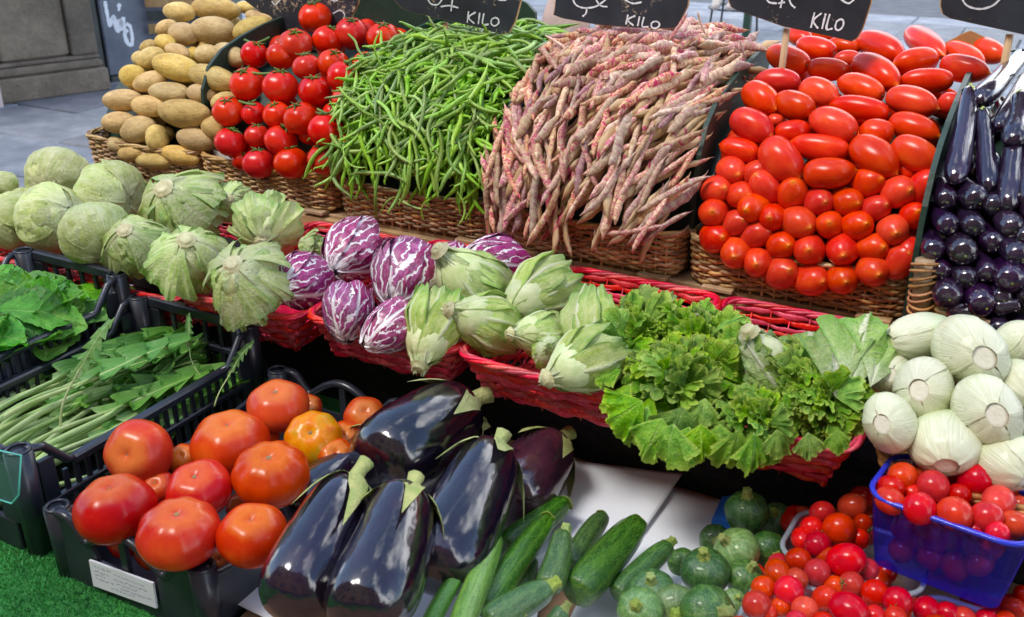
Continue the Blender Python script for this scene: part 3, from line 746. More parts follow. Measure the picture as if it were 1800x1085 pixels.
BR = dict(w=.366, d=.40, h=.077, flare=.006, rows=12, rr=.0032, sp=.021, amp=.0030, rc=.035, flat=1.0, jit=.0012, rimr=.0034, sag=.008)
names = ['small brown wicker basket holding the potatoes','brown wicker basket holding the tomatoes on the vine','brown wicker basket under the green bean heap',
         'brown wicker basket under the speckled pink bean pods','brown wicker basket lined with paper under the plum tomatoes','brown wicker basket of the small dark aubergines at the right edge']
WX = .38
for i in range(6):
    x = (i+.5)*WX + (.012 if i == 0 else 0); y = .170
    if i == 5: x += .03; y = .05
    basket((x,y,.907), names[i], 'brown', M['wicker'], **BR)
RED = dict(w=.285, d=.40, h=.078, flare=.038, rows=8, rr=.0018, sp=.032, amp=.0032, rc=.03, flat=2.7, jit=.0016, rimr=.0036, rimn=4, sag=.004)
rl = ['red wicker tray under the smooth cabbages at the left','red wicker tray of loose head lettuces behind the leaf crate','red wicker tray under the lettuces, ending left of the radicchio',
      'red wicker tray holding the radicchio','red wicker tray with a bare patch holding the romaine lettuces','red wicker tray spilling over with curly lettuce']
TX = [.12,.418,.716,1.022,1.314,1.612]
for i, x in enumerate(TX):
    basket((x+.1425,-.250+(.02 if i < 2 else 0),[.765,.768,.805,.817,.817,.817][i]), rl[i], 'red', M['wicker_red'], name='wicker_tray', cat='tray', **RED)
basket((1.93+.20,-.265,.800), 'honey-coloured wicker basket piled with fennel bulbs at the right edge', 'hon', M['wicker_hon'],
       w=.40, d=.38, h=.082, flare=.03, rows=9, rr=.0034, sp=.024, amp=.003, rc=.05, flat=1.0, jit=.0015, rimr=.0042, rimn=3, sag=.004)

# ------------------------------------------------------------------ green display boards between the baskets
BP = [(.000,.935),(-.004,1.06),(.004,1.12),(.03,1.165),(.075,1.195),(.14,1.215),(.22,1.232),(.36,1.25),(.40,1.248),(.405,.935)]
def disp(i, x, w=.008, dy=0.0):
    m_ = MB(); m_.prism([Vector((x-w/2,y+dy,z)) for y,z in BP], (w,0,0)); return m_
bl = ['between the potatoes and the vine tomatoes','between the vine tomatoes and the green beans','between the green beans and the speckled bean pods','between the speckled bean pods and the plum tomatoes','between the plum tomatoes and the small aubergines']
for i in range(1,6):
    tag(ob('divider_board', disp(i, i*WX, dy=(-.10 if i == 5 else 0.012)).build('divider_board', False), M['board']), 'dark green painted divider board '+bl[i-1], 'board')
def backboard(px, Y, label):
    q = [at_y(*p, Y) for p in px]; m_ = MB(); m_.prism(q, (0,.01,0)); tag(ob('back_board', m_.build('back_board', False), M['board']), label, 'board')
backboard([(452,85),(452,20),(462,-30),(640,-60),(800,-60),(890,-10),(925,5),(940,22),(945,110),(940,190),(452,160)], .43, 'dark green painted back board behind the green beans and the vine tomatoes')
pbx = boxthing('back_ledge', (.9,.47,1.06),(1.42,.8,1.075), M['pine'], 'pale wooden ledge behind the speckled bean pods', 'ledge')
for k in range(3): pbox('board_strip', (.9,.475+k*.11,1.0765),(1.42,.475+k*.11+.095,1.083), M['pine'], pbx, .001)
def sackf(u, v):
    P = at_y(985, 60, .5); a = u*2*PI; r = .055*np.sin(PI*np.clip(v,.02,.98))**.6*(1+.14*np.sin(3*a+2*v)+.08*np.sin(7*a+5*v))
    return P.x-.01+r*1.1*np.cos(a), P.y+.04+r*.7*np.sin(a), P.z-.10+.19*v+.01*np.sin(a*2)
tag(ob('cloth_sack', gridmesh('cloth_sack', sackf, 48, 24), M['sack']), 'crumpled pinkish cloth sack behind the gap between the bean heaps', 'sack')

# ------------------------------------------------------------------ price boards
def sign(poly, label, chalk, Y=.21, stake=None, tilt=0.0):
    n = Vector((0,-1,0)); q = [at_y(*p, Y) for p in poly]; c = sum(q, Vector())/len(q)
    s = empty('price_board', label, 'price board', (0,0,0))
    rim = [c+(p-c)*1.0+(p-c).normalized()*.0022 for p in q]
    m_ = MB(); m_.prism(rim, (0,.005,0)); ob('wooden_edge', m_.build('wooden_edge', False), M['rawwood'], s)
    m_ = MB(); m_.prism([p+Vector((0,-.0012,0)) for p in q], (0,.004,0)); b = ob('slate', m_.build('slate', False), M['chalkboard'], s)
    if chalk: strokes('chalk_writing', chalk, n, .0031, .0006, Vector((0,Y-.0014,0)), M['chalk'], b)
    if stake:
        (a0,a1),(b0,b1) = stake; A_ = at_y(a0,a1,Y+.012); B_ = at_y(b0,b1,Y+.012)
        m_ = MB(); m_.tube([A_, B_+(B_-A_).normalized()*.12], .0062, 6); ob('stake', m_.build('stake'), M['rawwood'], s)
def kilo(x, y, sx, sy, sk=0.0, dy=0.0):
    """hand-lettered KILO; letters follow the board's slope"""
    L = [[[(0,0),(.02,1)],[(.62,0),(.08,.52),(.66,1)]], [[(0,.0),(.02,1)]], [[(0,0),(.02,.95),(.55,.9)]], [[(.35,.25),(.05,.45),(.08,.85),(.4,.98),(.68,.7),(.6,.35),(.3,.25)]]]
    adv = [0,.98,1.35,2.05]; out = []
    for l, a in zip(L, adv):
        for st in l: out.append([(x+sx*(a+px)+sk*py, y+sy*py+dy*(a+px)) for px, py in st])
    return out
sign([(430,-90),(640,-60),(628,8),(600,62),(585,100),(500,66),(470,30),(430,0)], 'chalk price board with worn tan edge above the vine tomatoes',
     [[(478,2),(484,8),(496,-4)],[(556,-14),(572,-6),(590,2),(600,-8)],[(586,24),(598,18),(606,26),(602,36)],[(540,-30),(550,-12),(560,-30)]], stake=((503,60),(498,100)), Y=.30)
sign([(690,-60),(915,-60),(916,-6),(905,36),(894,57),(880,60),(850,50),(720,20),(708,15),(690,-4)], 'blue-black chalk price board reading KILO above the green beans',
     kilo(824,20,20,20,-3,2.5)+[[(752,-2),(758,7),(770,8),(778,-2)],[(775,12),(790,10),(806,14)],[(796,-4),(793,20)],[(868,-8),(878,0),(890,0)],[(800,-30),(790,-14),(800,-4),(812,-16)]], stake=((783,40),(786,75)))
sign([(985,-60),(1215,-60),(1208,10),(1190,48),(1170,50),(1120,48),(1060,44),(990,32),(974,26),(976,16)], 'chalk price board reading KILO above the speckled bean pods',
     kilo(1104,26,21,17,-4,3)+[[(1006,-5),(1012,8),(1026,14),(1046,12),(1062,2),(1072,-8)],[(1032,14),(1030,24),(1024,29)],[(1048,0),(1056,10),(1068,12)],[(1096,-2),(1112,6),(1128,4)],[(1030,-30),(1040,-12),(1054,-26)]])
sign([(1278,-60),(1536,-60),(1530,4),(1515,50),(1506,66),(1496,72),(1480,68),(1380,46),(1296,18),(1286,12),(1282,2)], 'weathered chalk price board reading KILO above the plum tomatoes',
     kilo(1432,22,20,27,-7,2)+[[(1346,-6),(1352,4),(1366,6)],[(1376,-4),(1372,14)],[(1384,-14),(1390,6),(1398,14)],[(1472,-12),(1478,-2),(1492,6),(1504,-4)],[(1368,6),(1380,4)],[(1310,-30),(1320,-10),(1340,-20)]], stake=((1383,50),(1378,92)))
sign([(1660,-60),(1900,-60),(1900,75),(1800,60),(1672,32),(1658,24),(1654,10)], 'black chalk price board partly out of frame above the small aubergines',
     [[(1690,-4),(1700,10),(1722,16),(1745,10),(1760,-4)],[(1770,-20),(1780,-5),(1795,-15)]], Y=.26, stake=((1775,60),(1768,98)))

# ------------------------------------------------------------------ produce: shapes
# heap faces
HP = [(-.055,.90),(-.045,.97),(-.02,1.05),(.025,1.12),(.09,1.175),(.18,1.215),(.29,1.245),(.42,1.262)]     # heap face of the wicker baskets
HP6 = [(y-.12,z) for y,z in HP]
TR = [(-.47,.885),(-.36,.915),(-.2,.955),(-.05,.985)]                                # heap face of the red trays
def ball(name, seed, rx=1, ry=1, rz=1, amp=.06, f=1.6, nseg=24, nr=16):
    w = wob(seed, 6, f); ph = np.linspace(0, PI, nr+1)
    def mod(T, Z, Rr): return 1+amp*w(Rr*np.cos(T), Rr*np.sin(T), Z), amp*.5*w(Z+3, Rr*np.sin(T), Rr*np.cos(T))*np.sin(np.arccos(np.clip(Z/rz,-1,1)))
    me = revolve(name, [(math.sin(p), math.cos(p)*rz) for p in ph], nseg, mod)
    co = np.empty(len(me.vertices)*3); me.vertices.foreach_get('co', co); co = co.reshape(-1,3); co[:,0] *= rx; co[:,1] *= ry
    me.vertices.foreach_set('co', co.ravel()); me.update(); return me
potato_me = [ball('potato', 20+k, 1, .88+.04*(k%3), 1.0, .10, 1.5) for k in range(7)]       # radius 1, length scaled along z
def tomato_prof(fl=.88, dim=.16):
    P = []
    for p in np.linspace(0, PI, 22):
        r = math.sin(p); z = fl*math.cos(p)
        if p < .62: z -= dim*(1-p/.62)**2*1.3
        P.append((r*(1+.04*math.sin(p)), z))
    return P
def tomato_me(seed, fl=.9, dim=.12, ribs=5, ra=.02, asym=.03, nseg=32):
    w = wob(seed, 4, 1.2)
    def mod(T, Z, Rr): return 1+ra*np.cos(ribs*T+seed)*np.clip((Z/fl+.7),0,1.6)**1.5 + asym*w(Rr*np.cos(T),Rr*np.sin(T),Z)
    return revolve('tomato', tomato_prof(fl, dim), nseg, mod)
vine_me = [tomato_me(30+k, .9+.03*(k%2), .10) for k in range(4)]
beef_me = [tomato_me(50+k, .76+.04*(k%3), .14, [5,6,7,9][k%4], .024, .045, 48) for k in range(6)]
cherry_me = [tomato_me(60+k, [1.0,1.15,1.3][k%3], .03, 5, .0, .02, 20) for k in range(3)]
def plum_me(seed, ln=1.6):
    P = [(0,ln+.04),(.06,ln+.02),(.14,ln*.965),(.42,ln*.86),(.72,ln*.66),(.92,ln*.36),(1,0),(.97,-ln*.34),(.85,-ln*.62),(.62,-ln*.83),(.34,-ln*.93),(.14,-ln*.94),(0,-ln*.91)]
    w = wob(seed, 4, 1.1)
    def mod(T, Z, Rr): return 1+.075*w(Rr*np.cos(T),Rr*np.sin(T),Z)+.035*np.cos(3*T+seed)*(1-abs(Z/ln)), 0
    return revolve('plum_tomato', P, 28, mod, bend=[.0,.10,-.08,.15][seed % 4], rings=26)
plum_len = [plum_me(70+k, 1.0) for k in range(9)]       # z half length 1, scaled per item
def aub_me(seed, long=1.0):
    P = [(0,1.0),(.26,.99),(.50,.955),(.68,.87),(.80,.68),(.88,.42),(.94,.08),(.99,-.24),(1.0,-.50),(.92,-.75),(.70,-.91),(.36,-.985),(.1,-1.0),(0,-1.0)]
    if long > 1: P = [(0,1.0),(.3,.99),(.56,.93),(.72,.80),(.80,.5),(.86,.1),(.95,-.3),(1.0,-.6),(.88,-.83),(.58,-.95),(.2,-1.0),(0,-1.0)]
    w = wob(seed, 5, 1.3)
    def mod(T, Z, Rr): return 1+.05*w(Rr*np.cos(T),Rr*np.sin(T),Z*1.5)+.02*np.cos(3*T+seed), 0
    return revolve('aubergine', P, 36, mod, bend=[.0,.12,-.1,.06][seed % 4], rings=34)
aub = [aub_me(80+k) for k in range(4)]; aubl = [aub_me(90+k, 2) for k in range(4)]
def calyx_me(name, seed, n=5, r=.5, droop=.45, stem=.5, sr=.11, cone=.05, pw=2):
    """cap of pointed lobes around +Z with a short stalk; unit radius fruit"""
    r2 = np.random.RandomState(seed); nseg = n*8
    rows = 10; V = []; 
    lob = r2.uniform(.75,1.25,n)
    for j in range(rows+1):
        s = j/rows
        for i in range(nseg):
            th = 2*PI*i/nseg; k = int(i/8); f = (i % 8)/8; tri = 1-abs(2*((f+.5) % 1)-1)       # 0 at lobe centre.. 
            reach = r*(.50+.75*lob[(k+(1 if f >= .5 else 0)) % n]*(1-tri)**1.2)
            rad = .05+s*reach; z = cone*(1-s)-droop*rad**pw*1.2 + .03*math.sin(th*7+seed)*s + (.06*s**4*r2.uniform(-1,1))
            V.append((rad*math.cos(th), rad*math.sin(th), z+.025))
    F = gfaces(nseg, rows, True); m_ = MB(); m_.add(V, F)
    if stem:
        b = r2.uniform(-.25,.25); P = [(0,0,-.02),(b*.1,0,stem*.3),(b*.4,b*.2,stem*.7),(b,b*.5,stem)]
        m_.tube(P, [sr*1.5,sr*1.05,sr*.95,sr*1.15], 8)
    return m_.build(name)
vine_cal = [calyx_me('calyx', 100+k, 5, .5, .1, .25, .06) for k in range(3)]
aub_cal = [calyx_me('calyx', 110+k, 5, .76, 1.15, .62, .16, .10, 3) for k in range(4)]
def star_me(seed):
    m_ = MB(); r2 = np.random.RandomState(seed)
    for k in range(5):
        a = 2*PI*k/5+r2.uniform(-.2,.2); L = r2.uniform(.4,.65); c, s = math.cos(a), math.sin(a); up = r2.uniform(.05,.3)
        m_.tube([(0,0,.0),(c*L*.4,s*L*.4,.08+up*.2),(c*L*.8,s*L*.8,.05+up*.5),(c*L,s*L,up)], [.07,.085,.05,.012], 5, .35, up=(0,0,1))
    m_.tube([(0,0,-.05),(.03,.02,.14),(.1,.05,.24)], [.05,.045,.06], 6)
    return m_.build('calyx')
stars = [star_me(k) for k in range(4)]

def place_ball(name, me, mat, x, y, rpx, surf, label, cat, group=None, pole=None, spin=None, bias=0.0, scl=(1,1,1)):
    """rpx: radius in picture px; bias metres towards the viewer"""
    P = surf(x, y); P = P - (P-CAM).normalized()*bias; r = rpx*dep(P)/FPX
    if pole is None: pole = campole(random.uniform(-.5,.5), random.uniform(-.7,-.1))
    elif len(pole) == 2: pole = campole(*pole)
    return tag(ob(name, me, mat, None, P, zrot(pole, random.uniform(0,6.28) if spin is None else spin), (r*scl[0],r*scl[1],r*scl[2])), label, cat, group)
def place_long(name, me, mat, p0, p1, wpx, surf, label, cat, group=None, bias=0.0, tow0=0.0, tow1=0.0, rad=None):
    """lay a long fruit from measured end p0 (+Z, stem) to p1 (-Z); tow: metres towards viewer at each end"""
    A_ = surf(*p0); B_ = surf(*p1); A_ = A_-(A_-CAM).normalized()*(bias+tow0); B_ = B_-(B_-CAM).normalized()*(bias+tow1)
    c = (A_+B_)/2; hl = (A_-B_).length/2; r = wpx*.5*dep(c)/FPX
    return tag(ob(name, me, mat, None, c, zrot(A_-B_, random.uniform(0,6.28)), (r,r,hl)), label, cat, group), r, hl
hs = lambda prof, din=0.0: (lambda x, y: hit(x, y, prof))
plane = lambda z0, sl=0.0, yr=0.0: (lambda x, y: hit(x, y, [(-3, z0+sl*(-3-yr)),(3, z0+sl*(3-yr))]))

# ---- potatoes
Z1 = lambda x, y: (x/2.713, y/2.713)
pot = [[(855,58,150,90,5),(1030,45,230,110,5),(1172,36,85,60,10)],
 [(795,135,115,80,-15),(875,165,125,110,10),(1015,148,215,140,0),(1205,145,200,120,-15),(1238,80,140,60,10)],
 [(790,205,95,75,20),(710,225,95,64,-20),(720,280,145,104,-15),(845,245,115,70,20),(995,265,120,98,10),(1100,265,150,105,25)],
 [(845,325,230,128,15),(1020,375,250,118,15),(635,365,114,112,0),(715,390,165,98,-15)],
 [(805,440,195,98,5),(965,448,135,98,10),(1068,482,125,85,-20),(585,478,185,104,-3),(708,508,165,98,5)],
 [(880,540,245,134,5),(570,585,150,118,0),(660,620,165,124,-10),(1020,608,120,104,40)],
 [(750,660,135,118,80),(935,665,180,114,10),(560,690,94,76,20),(635,732,135,84,-5)],
 [(740,768,185,88,3),(860,742,185,94,15)]]
HPp = [(y+.02,z-.01) for y,z in HP]
nrow = len(pot)
def rowlab(i, n, j, m, what, where):
    side = ORD[j]+' from left' if m > 1 else 'alone'
    return f'{what}, {side}, row {["one","two","three","four","five","six","seven","eight","nine","ten","eleven","twelve","thirteen"][i]} from the top of {where}'
for i, row in enumerate(pot):
    row = sorted(row)
    for j, (x, y, l, w, a) in enumerate(row):
        x, y = Z1(x, y); l /= 2.713; w /= 2.713; ca, sa = math.cos(R_(a))*l/2*.98, math.sin(R_(a))*l/2*.98
        k = rs.randint(7)
        place_long('potato', potato_me[k], M['potato'], (x-ca,y-sa), (x+ca,y+sa), w*1.05, hs(HPp), rowlab(i,nrow,j,len(row),('long ' if l > 70 else 'small ' if l < 50 else 'oval ')+'tan potato','its heap'), 'potato', 'potatoes heaped in the basket', bias=(.02 if l > 80 else 0))
def filler(n, x0, x1, prof, din, fn):
    for k in range(n):
        t = rs.uniform(1.2, len(prof)-1.01); i = int(t); f = t-i
        y = prof[i][0]*(1-f)+prof[i+1][0]*f; z = prof[i][1]*(1-f)+prof[i+1][1]*f
        dy = prof[i+1][0]-prof[i][0]; dz = prof[i+1][1]-prof[i][1]; l = math.hypot(dy,dz)
        fn(Vector((rs.uniform(x0,x1), y+dz/l*din, z-dy/l*din)))
filler(34, .05, .35, HPp, .045, lambda P: tag(ob('potato', potato_me[rs.randint(7)], M['potato'], None, P, zrot((rs.normal(),rs.normal()*.4,rs.normal()*.4), rs.uniform(0,6)), (.024,.024,.036)), 'tan potato deeper in the heap, glimpsed in a gap', 'potato', 'potatoes deeper in the heap'))
def liner(x0, x1, prof, din, label):
    q = [];
    for i, (y, z) in enumerate(prof):
        a = prof[max(i-1,0)]; b = prof[min(i+1,len(prof)-1)]; dy = b[0]-a[0]; dz = b[1]-a[1]; l = math.hypot(dy,dz)
        q.append((y+dz/l*din, z-dy/l*din))
    m_ = MB(); n = len(q); V = []
    for (y, z) in q: V += [(x0,y,z),(x1,y,z)]
    for (y, z) in q: V += [(x0,y+.006,z-.006),(x1,y+.006,z-.006)]
    F = []
    for i in range(n-1):
        F += [(2*i,2*i+1,2*i+3,2*i+2),(2*n+2*i,2*n+2*i+2,2*n+2*i+3,2*n+2*i+1),(2*i,2*i+2,2*n+2*i+2,2*n+2*i),(2*i+1,2*n+2*i+1,2*n+2*i+3,2*i+3)]
    m_.add(V, F); tag(ob('false_bottom', m_.build('false_bottom', False), M['board']), label, 'board')
for i, w in enumerate(['potatoes','vine tomatoes','green beans','speckled bean pods','plum tomatoes']):
    liner(i*WX+.008, i*WX+.372, HP, .085, f'sloping green board hidden beneath the heap of {w}')
liner(1.91, 2.28, HP6, .075, 'sloping green board beneath the heap of small aubergines')

# ---- tomatoes on the vine
Z2 = lambda x, y: (350+x/2.713, y/2.713)
vin = [[(553,84,76),(727,162,80),(880,183,78)],[(462,212,78),(615,195,74),(795,310,66)],[(265,262,66),(390,270,70),(515,320,67),(640,305,72),(690,370,80)],
 [(230,400,82),(388,415,84),(552,435,77),(710,475,74)],[(140,533,74),(262,542,60),(372,548,66),(485,565,80),(605,620,85),(735,575,40),(640,535,48)],
 [(150,680,74),(278,650,60),(390,672,78),(520,640,50),(700,675,58)],[(205,765,50),(285,782,77),(440,778,82),(600,757,80)]]
occl = {(690,370):.035,(462,212):.03,(553,84):.03,(485,565):.02,(605,620):.03,(795,310):-.03,(735,575):-.02,(640,535):-.03,(520,640):-.035,(205,765):-.02,(278,650):-.015,(262,542):-.012,(615,195):-.01}
vt = []
for i, row in enumerate(vin):
    row = sorted(row)
    for j, (x, y, r) in enumerate(row):
        px, py = Z2(x, y); pole = (rs.uniform(-.35,.5), rs.uniform(-.95,-.55))
        o = place_ball('vine_tomato', vine_me[rs.randint(4)], M['vine'], px, py, r/2.713, hs(HP), rowlab(i,7,j,len(row),'round red vine tomato','its heap'), 'tomato', 'tomatoes on the vine in the second basket', pole=pole, bias=occl.get((x,y),0))
        c = ob('calyx', stars[rs.randint(4)], M['calyx'], o, (0,0,.80)); vt.append(o)
filler(20, .41, .73, HP, .06, lambda P: tag(ob('vine_tomato', vine_me[rs.randint(4)], M['vine'], None, P, zrot((rs.normal(),-1,rs.normal())), .034), 'red vine tomato deeper in the heap, glimpsed in a gap', 'tomato', 'vine tomatoes deeper in the heap'))
def px_tube(name, pts, surf, rad, mat, label, cat, lift=.0, k=6, group=None):
    Q = []
    for i, p in enumerate(pts):
        q = surf(*p[:2]); l = lift if len(p) < 3 else p[2]; Q.append(q-(q-CAM).normalized()*l)
    out = []
    for i in range(len(Q)-1):
        p0 = Q[max(i-1,0)]; p1 = Q[i]; p2 = Q[i+1]; p3 = Q[min(i+2,len(Q)-1)]
        for a in range(5):
            t = a/5; out.append(.5*((2*p1)+(p2-p0)*t+(2*p0-5*p1+4*p2-p3)*t*t+(3*p1-3*p2+p3-p0)*t**3))
    out.append(Q[-1]); return tag(ob(name, tubemesh(name, out, rad, k), mat), label, cat, group)
for pts, lb in (([(612,60),(624,72),(630,88),(640,100)],'curving green vine stalk beside the topmost vine tomato'),
  ([(430,70),(446,76),(462,72),(474,66)],'green vine stalk at the upper left of the vine tomatoes'),
  ([(440,128),(462,130),(484,128)],'green vine stalk joining two tomatoes in the fourth row'),
  ([(558,192),(575,200),(596,206),(618,222)],'green vine stalk across the right of the vine tomatoes'),
  ([(420,178),(437,183),(450,184)],'short green vine stalk at the left of the vine tomatoes'),
  ([(628,98),(642,104),(655,98)],'green vine stalk beside the green board')):
    px_tube('vine_stalk', pts, hs(HP), .0028, M['calyx'], lb, 'stalk', lift=.036)
def px_sheet(name, pts, surf, mat, label, cat, lift=0.0, th=.0008, sub=1):
    """thin creased sheet: rows of measured points"""
    rows = [[(lambda q, l: q-(q-CAM).normalized()*l)(surf(*p[:2]), lift if len(p) < 3 else p[2]) for p in row] for row in pts]
    A_ = np.array([[tuple(q) for q in row] for row in rows])
    def ip(a, n, ax):
        m = a.shape[ax]; s = np.linspace(0,m-1,n); lo = np.minimum(s.astype(int), m-2); f = s-lo
        t0 = np.take(a, lo, ax); t1 = np.take(a, lo+1, ax); sh = [1]*a.ndim; sh[ax] = n; f = f.reshape(sh); return t0*(1-f)+t1*f
    nu, nv = A_.shape[1]*6, A_.shape[0]*6
    A_ = ip(ip(A_, nu, 1), nv, 0)
    wq = wob(len(label), 5, 40); A_[...,2] += .0015*wq(A_[...,0],A_[...,1],A_[...,2])
    me = mesh(name, A_.reshape(-1,3), gfaces(nu-1, nv-1)); o = ob(name, me, mat)
    sm = o.modifiers.new('t','SOLIDIFY'); sm.thickness = th; sm.offset = -1
    return tag(o, label, cat)
pf = lambda Y: (lambda x, y: at_y(x, y, Y))
px_sheet('liner_paper', [[(374,262),(400,275),(432,300),(470,318),(520,314),(560,298),(590,280),(606,268)],[(378,276),(402,292),(434,316),(472,324),(522,322),(565,306),(594,296),(610,286)]], pf(-.006), M['liner'], 'crumpled white liner paper under the vine tomatoes', 'paper')
px_sheet('liner_paper', [[(700,352),(740,358),(780,362),(820,352),(862,345)],[(705,366),(742,372),(782,366),(822,364),(870,356)],[(712,368),(744,376),(800,368),(846,382),(866,358)]], pf(-.010), M['liner'], 'white paper corner hanging under the green beans', 'paper')
px_sheet('liner_paper', [[(1230,420),(1262,444),(1310,470),(1370,494),(1430,505),(1500,502),(1560,490),(1592,476)],[(1232,428),(1262,454),(1308,482),(1370,505),(1430,518),(1502,514),(1562,500),(1594,486)]], pf(-.008), M['liner'], 'white liner paper edge under the plum tomatoes', 'paper')
px_sheet('liner_paper', [[(1628,512),(1640,540),(1660,556),(1720,570),(1800,580)],[(1634,530),(1640,560),(1662,580),(1722,600),(1810,612)]], pf(-.12), M['liner'], 'white paper under the small dark aubergines', 'paper')

# ---- plum tomatoes
scar_me = revolve('stem_scar', [(0,-.06),(.10,-.055),(.155,.0),(.12,.06),(0,.05)], 10, lambda T,Z,Rr: 1+.25*np.cos(5*T))
P4 = lambda x, y: (1200+x/2.713, y/2.713)
P8 = lambda x, y: (1200+x/2.713, 250+y/2.713)
plA = [[(560,178,118,86,20),(665,168,130,70,10),(945,225,232,132,22),(1160,210,205,122,35),(1460,245,150,110,25)],
 [(502,280,208,127,20),(635,232,192,110,15),(765,218,165,80,10),(785,284,135,80,0),(925,345,238,142,30),(1112,292,218,122,-8),(1350,268,200,104,30),(1342,328,242,120,12)],
 [(455,385,228,112,5),(698,333,218,107,5),(655,440,188,132,20),(850,420,233,122,20),(1165,385,268,117,0)],
 [(373,472,175,142,35),(535,500,198,137,22),(845,520,303,118,10),(1100,487,263,132,15),(1268,495,115,110,10)],
 [(335,600,215,147,28),(440,575,80,60,10),(525,630,183,114,-10),(715,595,243,152,22),(925,632,175,122,10),(1105,610,260,127,18)],
 [(270,715,198,114,15),(470,765,238,172,48),(655,705,293,123,9),(918,750,265,167,38),(1115,735,255,152,27)],
 [(700,825,265,148,-4),(1070,815,100,84,20)]]
plB = [[(232,135,66),(350,150,58),(400,218,74),(525,248,70),(882,195,70),(1027,240,76),(1145,215,70)],
 [(158,226,64),(275,252,64),(340,315,76),(650,283,66),(785,283,67),(915,315,64),(1100,350,60)],
 [(150,342,72),(250,390,66),(432,362,70),(552,380,76),(700,393,67),(835,398,70),(1005,418,73)],
 [(155,455,70),(350,443,65),(470,490,70),(603,512,77),(760,510,77),(905,500,67),(1078,505,56)],
 [(255,525,75),(360,575,72),(472,625,77),(613,655,75),(760,650,72),(905,612,76),(1040,565,74)]]
for i, row in enumerate(plA):
    row = sorted(row)
    for j, (x, y, l, w, a) in enumerate(row):
        x, y = P4(x, y); l /= 2.713; w /= 2.713; ca, sa = math.cos(R_(a))*l/2, math.sin(R_(a))*l/2
        e0, e1 = (x-ca,y-sa), (x+ca,y+sa)
        if rs.rand() < .5 or a > 25: e0, e1 = e1, e0
        place_long('plum_tomato', plum_len[rs.randint(9)], M['plum'], e0, e1, w*1.04, hs(HP), rowlab(i,7,j,len(row),'lengthwise plum tomato','its heap'), 'tomato', 'plum tomatoes lying lengthwise', bias=(.012 if w > 48 else -.012 if w < 40 else 0))
        o_ = SC.objects[-1] if 0 else COL.objects[-1]
        ob('stem_scar', scar_me, M['scar'], o_, (0,0,-.925), None, (1,1,.5))
for i, row in enumerate(plB):
    row = sorted(row)
    for j, (x, y, r) in enumerate(row):
        x, y = P8(x, y); el = {350:(.5,-.3),400:(-.6,-.55),525:(-.2,-.45),340:(-.55,.1),432:(-.45,.1),1145:(.3,-.6),1040:(.3,-.6)}.get(row[j][0])
        pole = el or (rs.uniform(-.3,.3), rs.uniform(-.12,.35))
        o = place_ball('plum_tomato', plum_len[rs.randint(9)], M['plum'], x, y, r/2.713*1.03, hs([(q[0]+.012,q[1]) for q in HP]), rowlab(i,5,j,len(row),'end-on plum tomato','the end-on stack'), 'tomato', 'plum tomatoes stacked end-on', pole=pole, scl=(1,1,1.45))
filler(46, 1.55, 1.87, HP, .055, lambda P: tag(ob('plum_tomato', plum_len[rs.randint(9)], M['plum'], None, P, zrot((rs.normal(),-1,rs.normal())), (.026,.026,.042)), 'plum tomato deeper in the heap, glimpsed in a gap', 'tomato', 'plum tomatoes deeper in the heap'))
px_sheet('kraft_paper', [[(1660,76),(1690,60),(1706,54),(1732,66)],[(1658,90),(1690,80),(1712,70),(1740,84)],[(1662,96),(1690,92),(1715,90),(1744,92)]], pf(.44), M['kraft'], 'folded brown paper sticking up behind the plum tomatoes', 'paper')

# ---- small aubergines at the right
E1 = HP6
px_l = [((1375,425),(1300,872),112),((1432,525),(1462,905),92),((1600,540),(1548,1000),118),((1618,262),(1412,492),108),((1620,450),(1582,690),112),((1650,350),(1505,610),84),((1700,600),(1640,980),110)]
for k, (a, b, w) in enumerate(px_l):
    lb = ['longest dark aubergine, curving down beside the green board','slim aubergine second from the green board','aubergine with a long pale sheen at the frame edge','aubergine lying highest, slanting up to the price board','aubergine with a scarred tip at the right edge','slim aubergine tucked under the highest one','aubergine mostly outside the frame at the right'][k]
    o, r, hl = place_long('small_aubergine', aubl[k % 4], M['egg_s'], P4(*a), P4(*b), w/2.713*1.05, hs(E1), lb, 'aubergine', 'long small aubergines on top', bias=.012 if k in (0,3,4) else 0)
    ob('calyx', aub_cal[k % 4], M['egg_cal'], o, (0,0,.985), None, (1,1,r/hl))
egs = [[(1240,240,55),(1350,240,66),(1455,278,54),(1640,300,60)],[(1232,368,56),(1365,372,58),(1530,365,62),(1612,418,56),(1700,380,60)],[(1185,490,56),(1315,492,70),(1435,450,56),(1548,498,66),(1680,500,60)],
 [(1215,590,50),(1310,615,60),(1435,590,54),(1540,612,74),(1640,600,60)],[(1250,695,72),(1395,712,74),(1500,708,56),(1612,712,58)],[(1275,780,55),(1495,850,54),(1595,866,54),(1360,815,50),(1545,778,56)]]
HP6b = [(y+.03,z) for y,z in HP6]
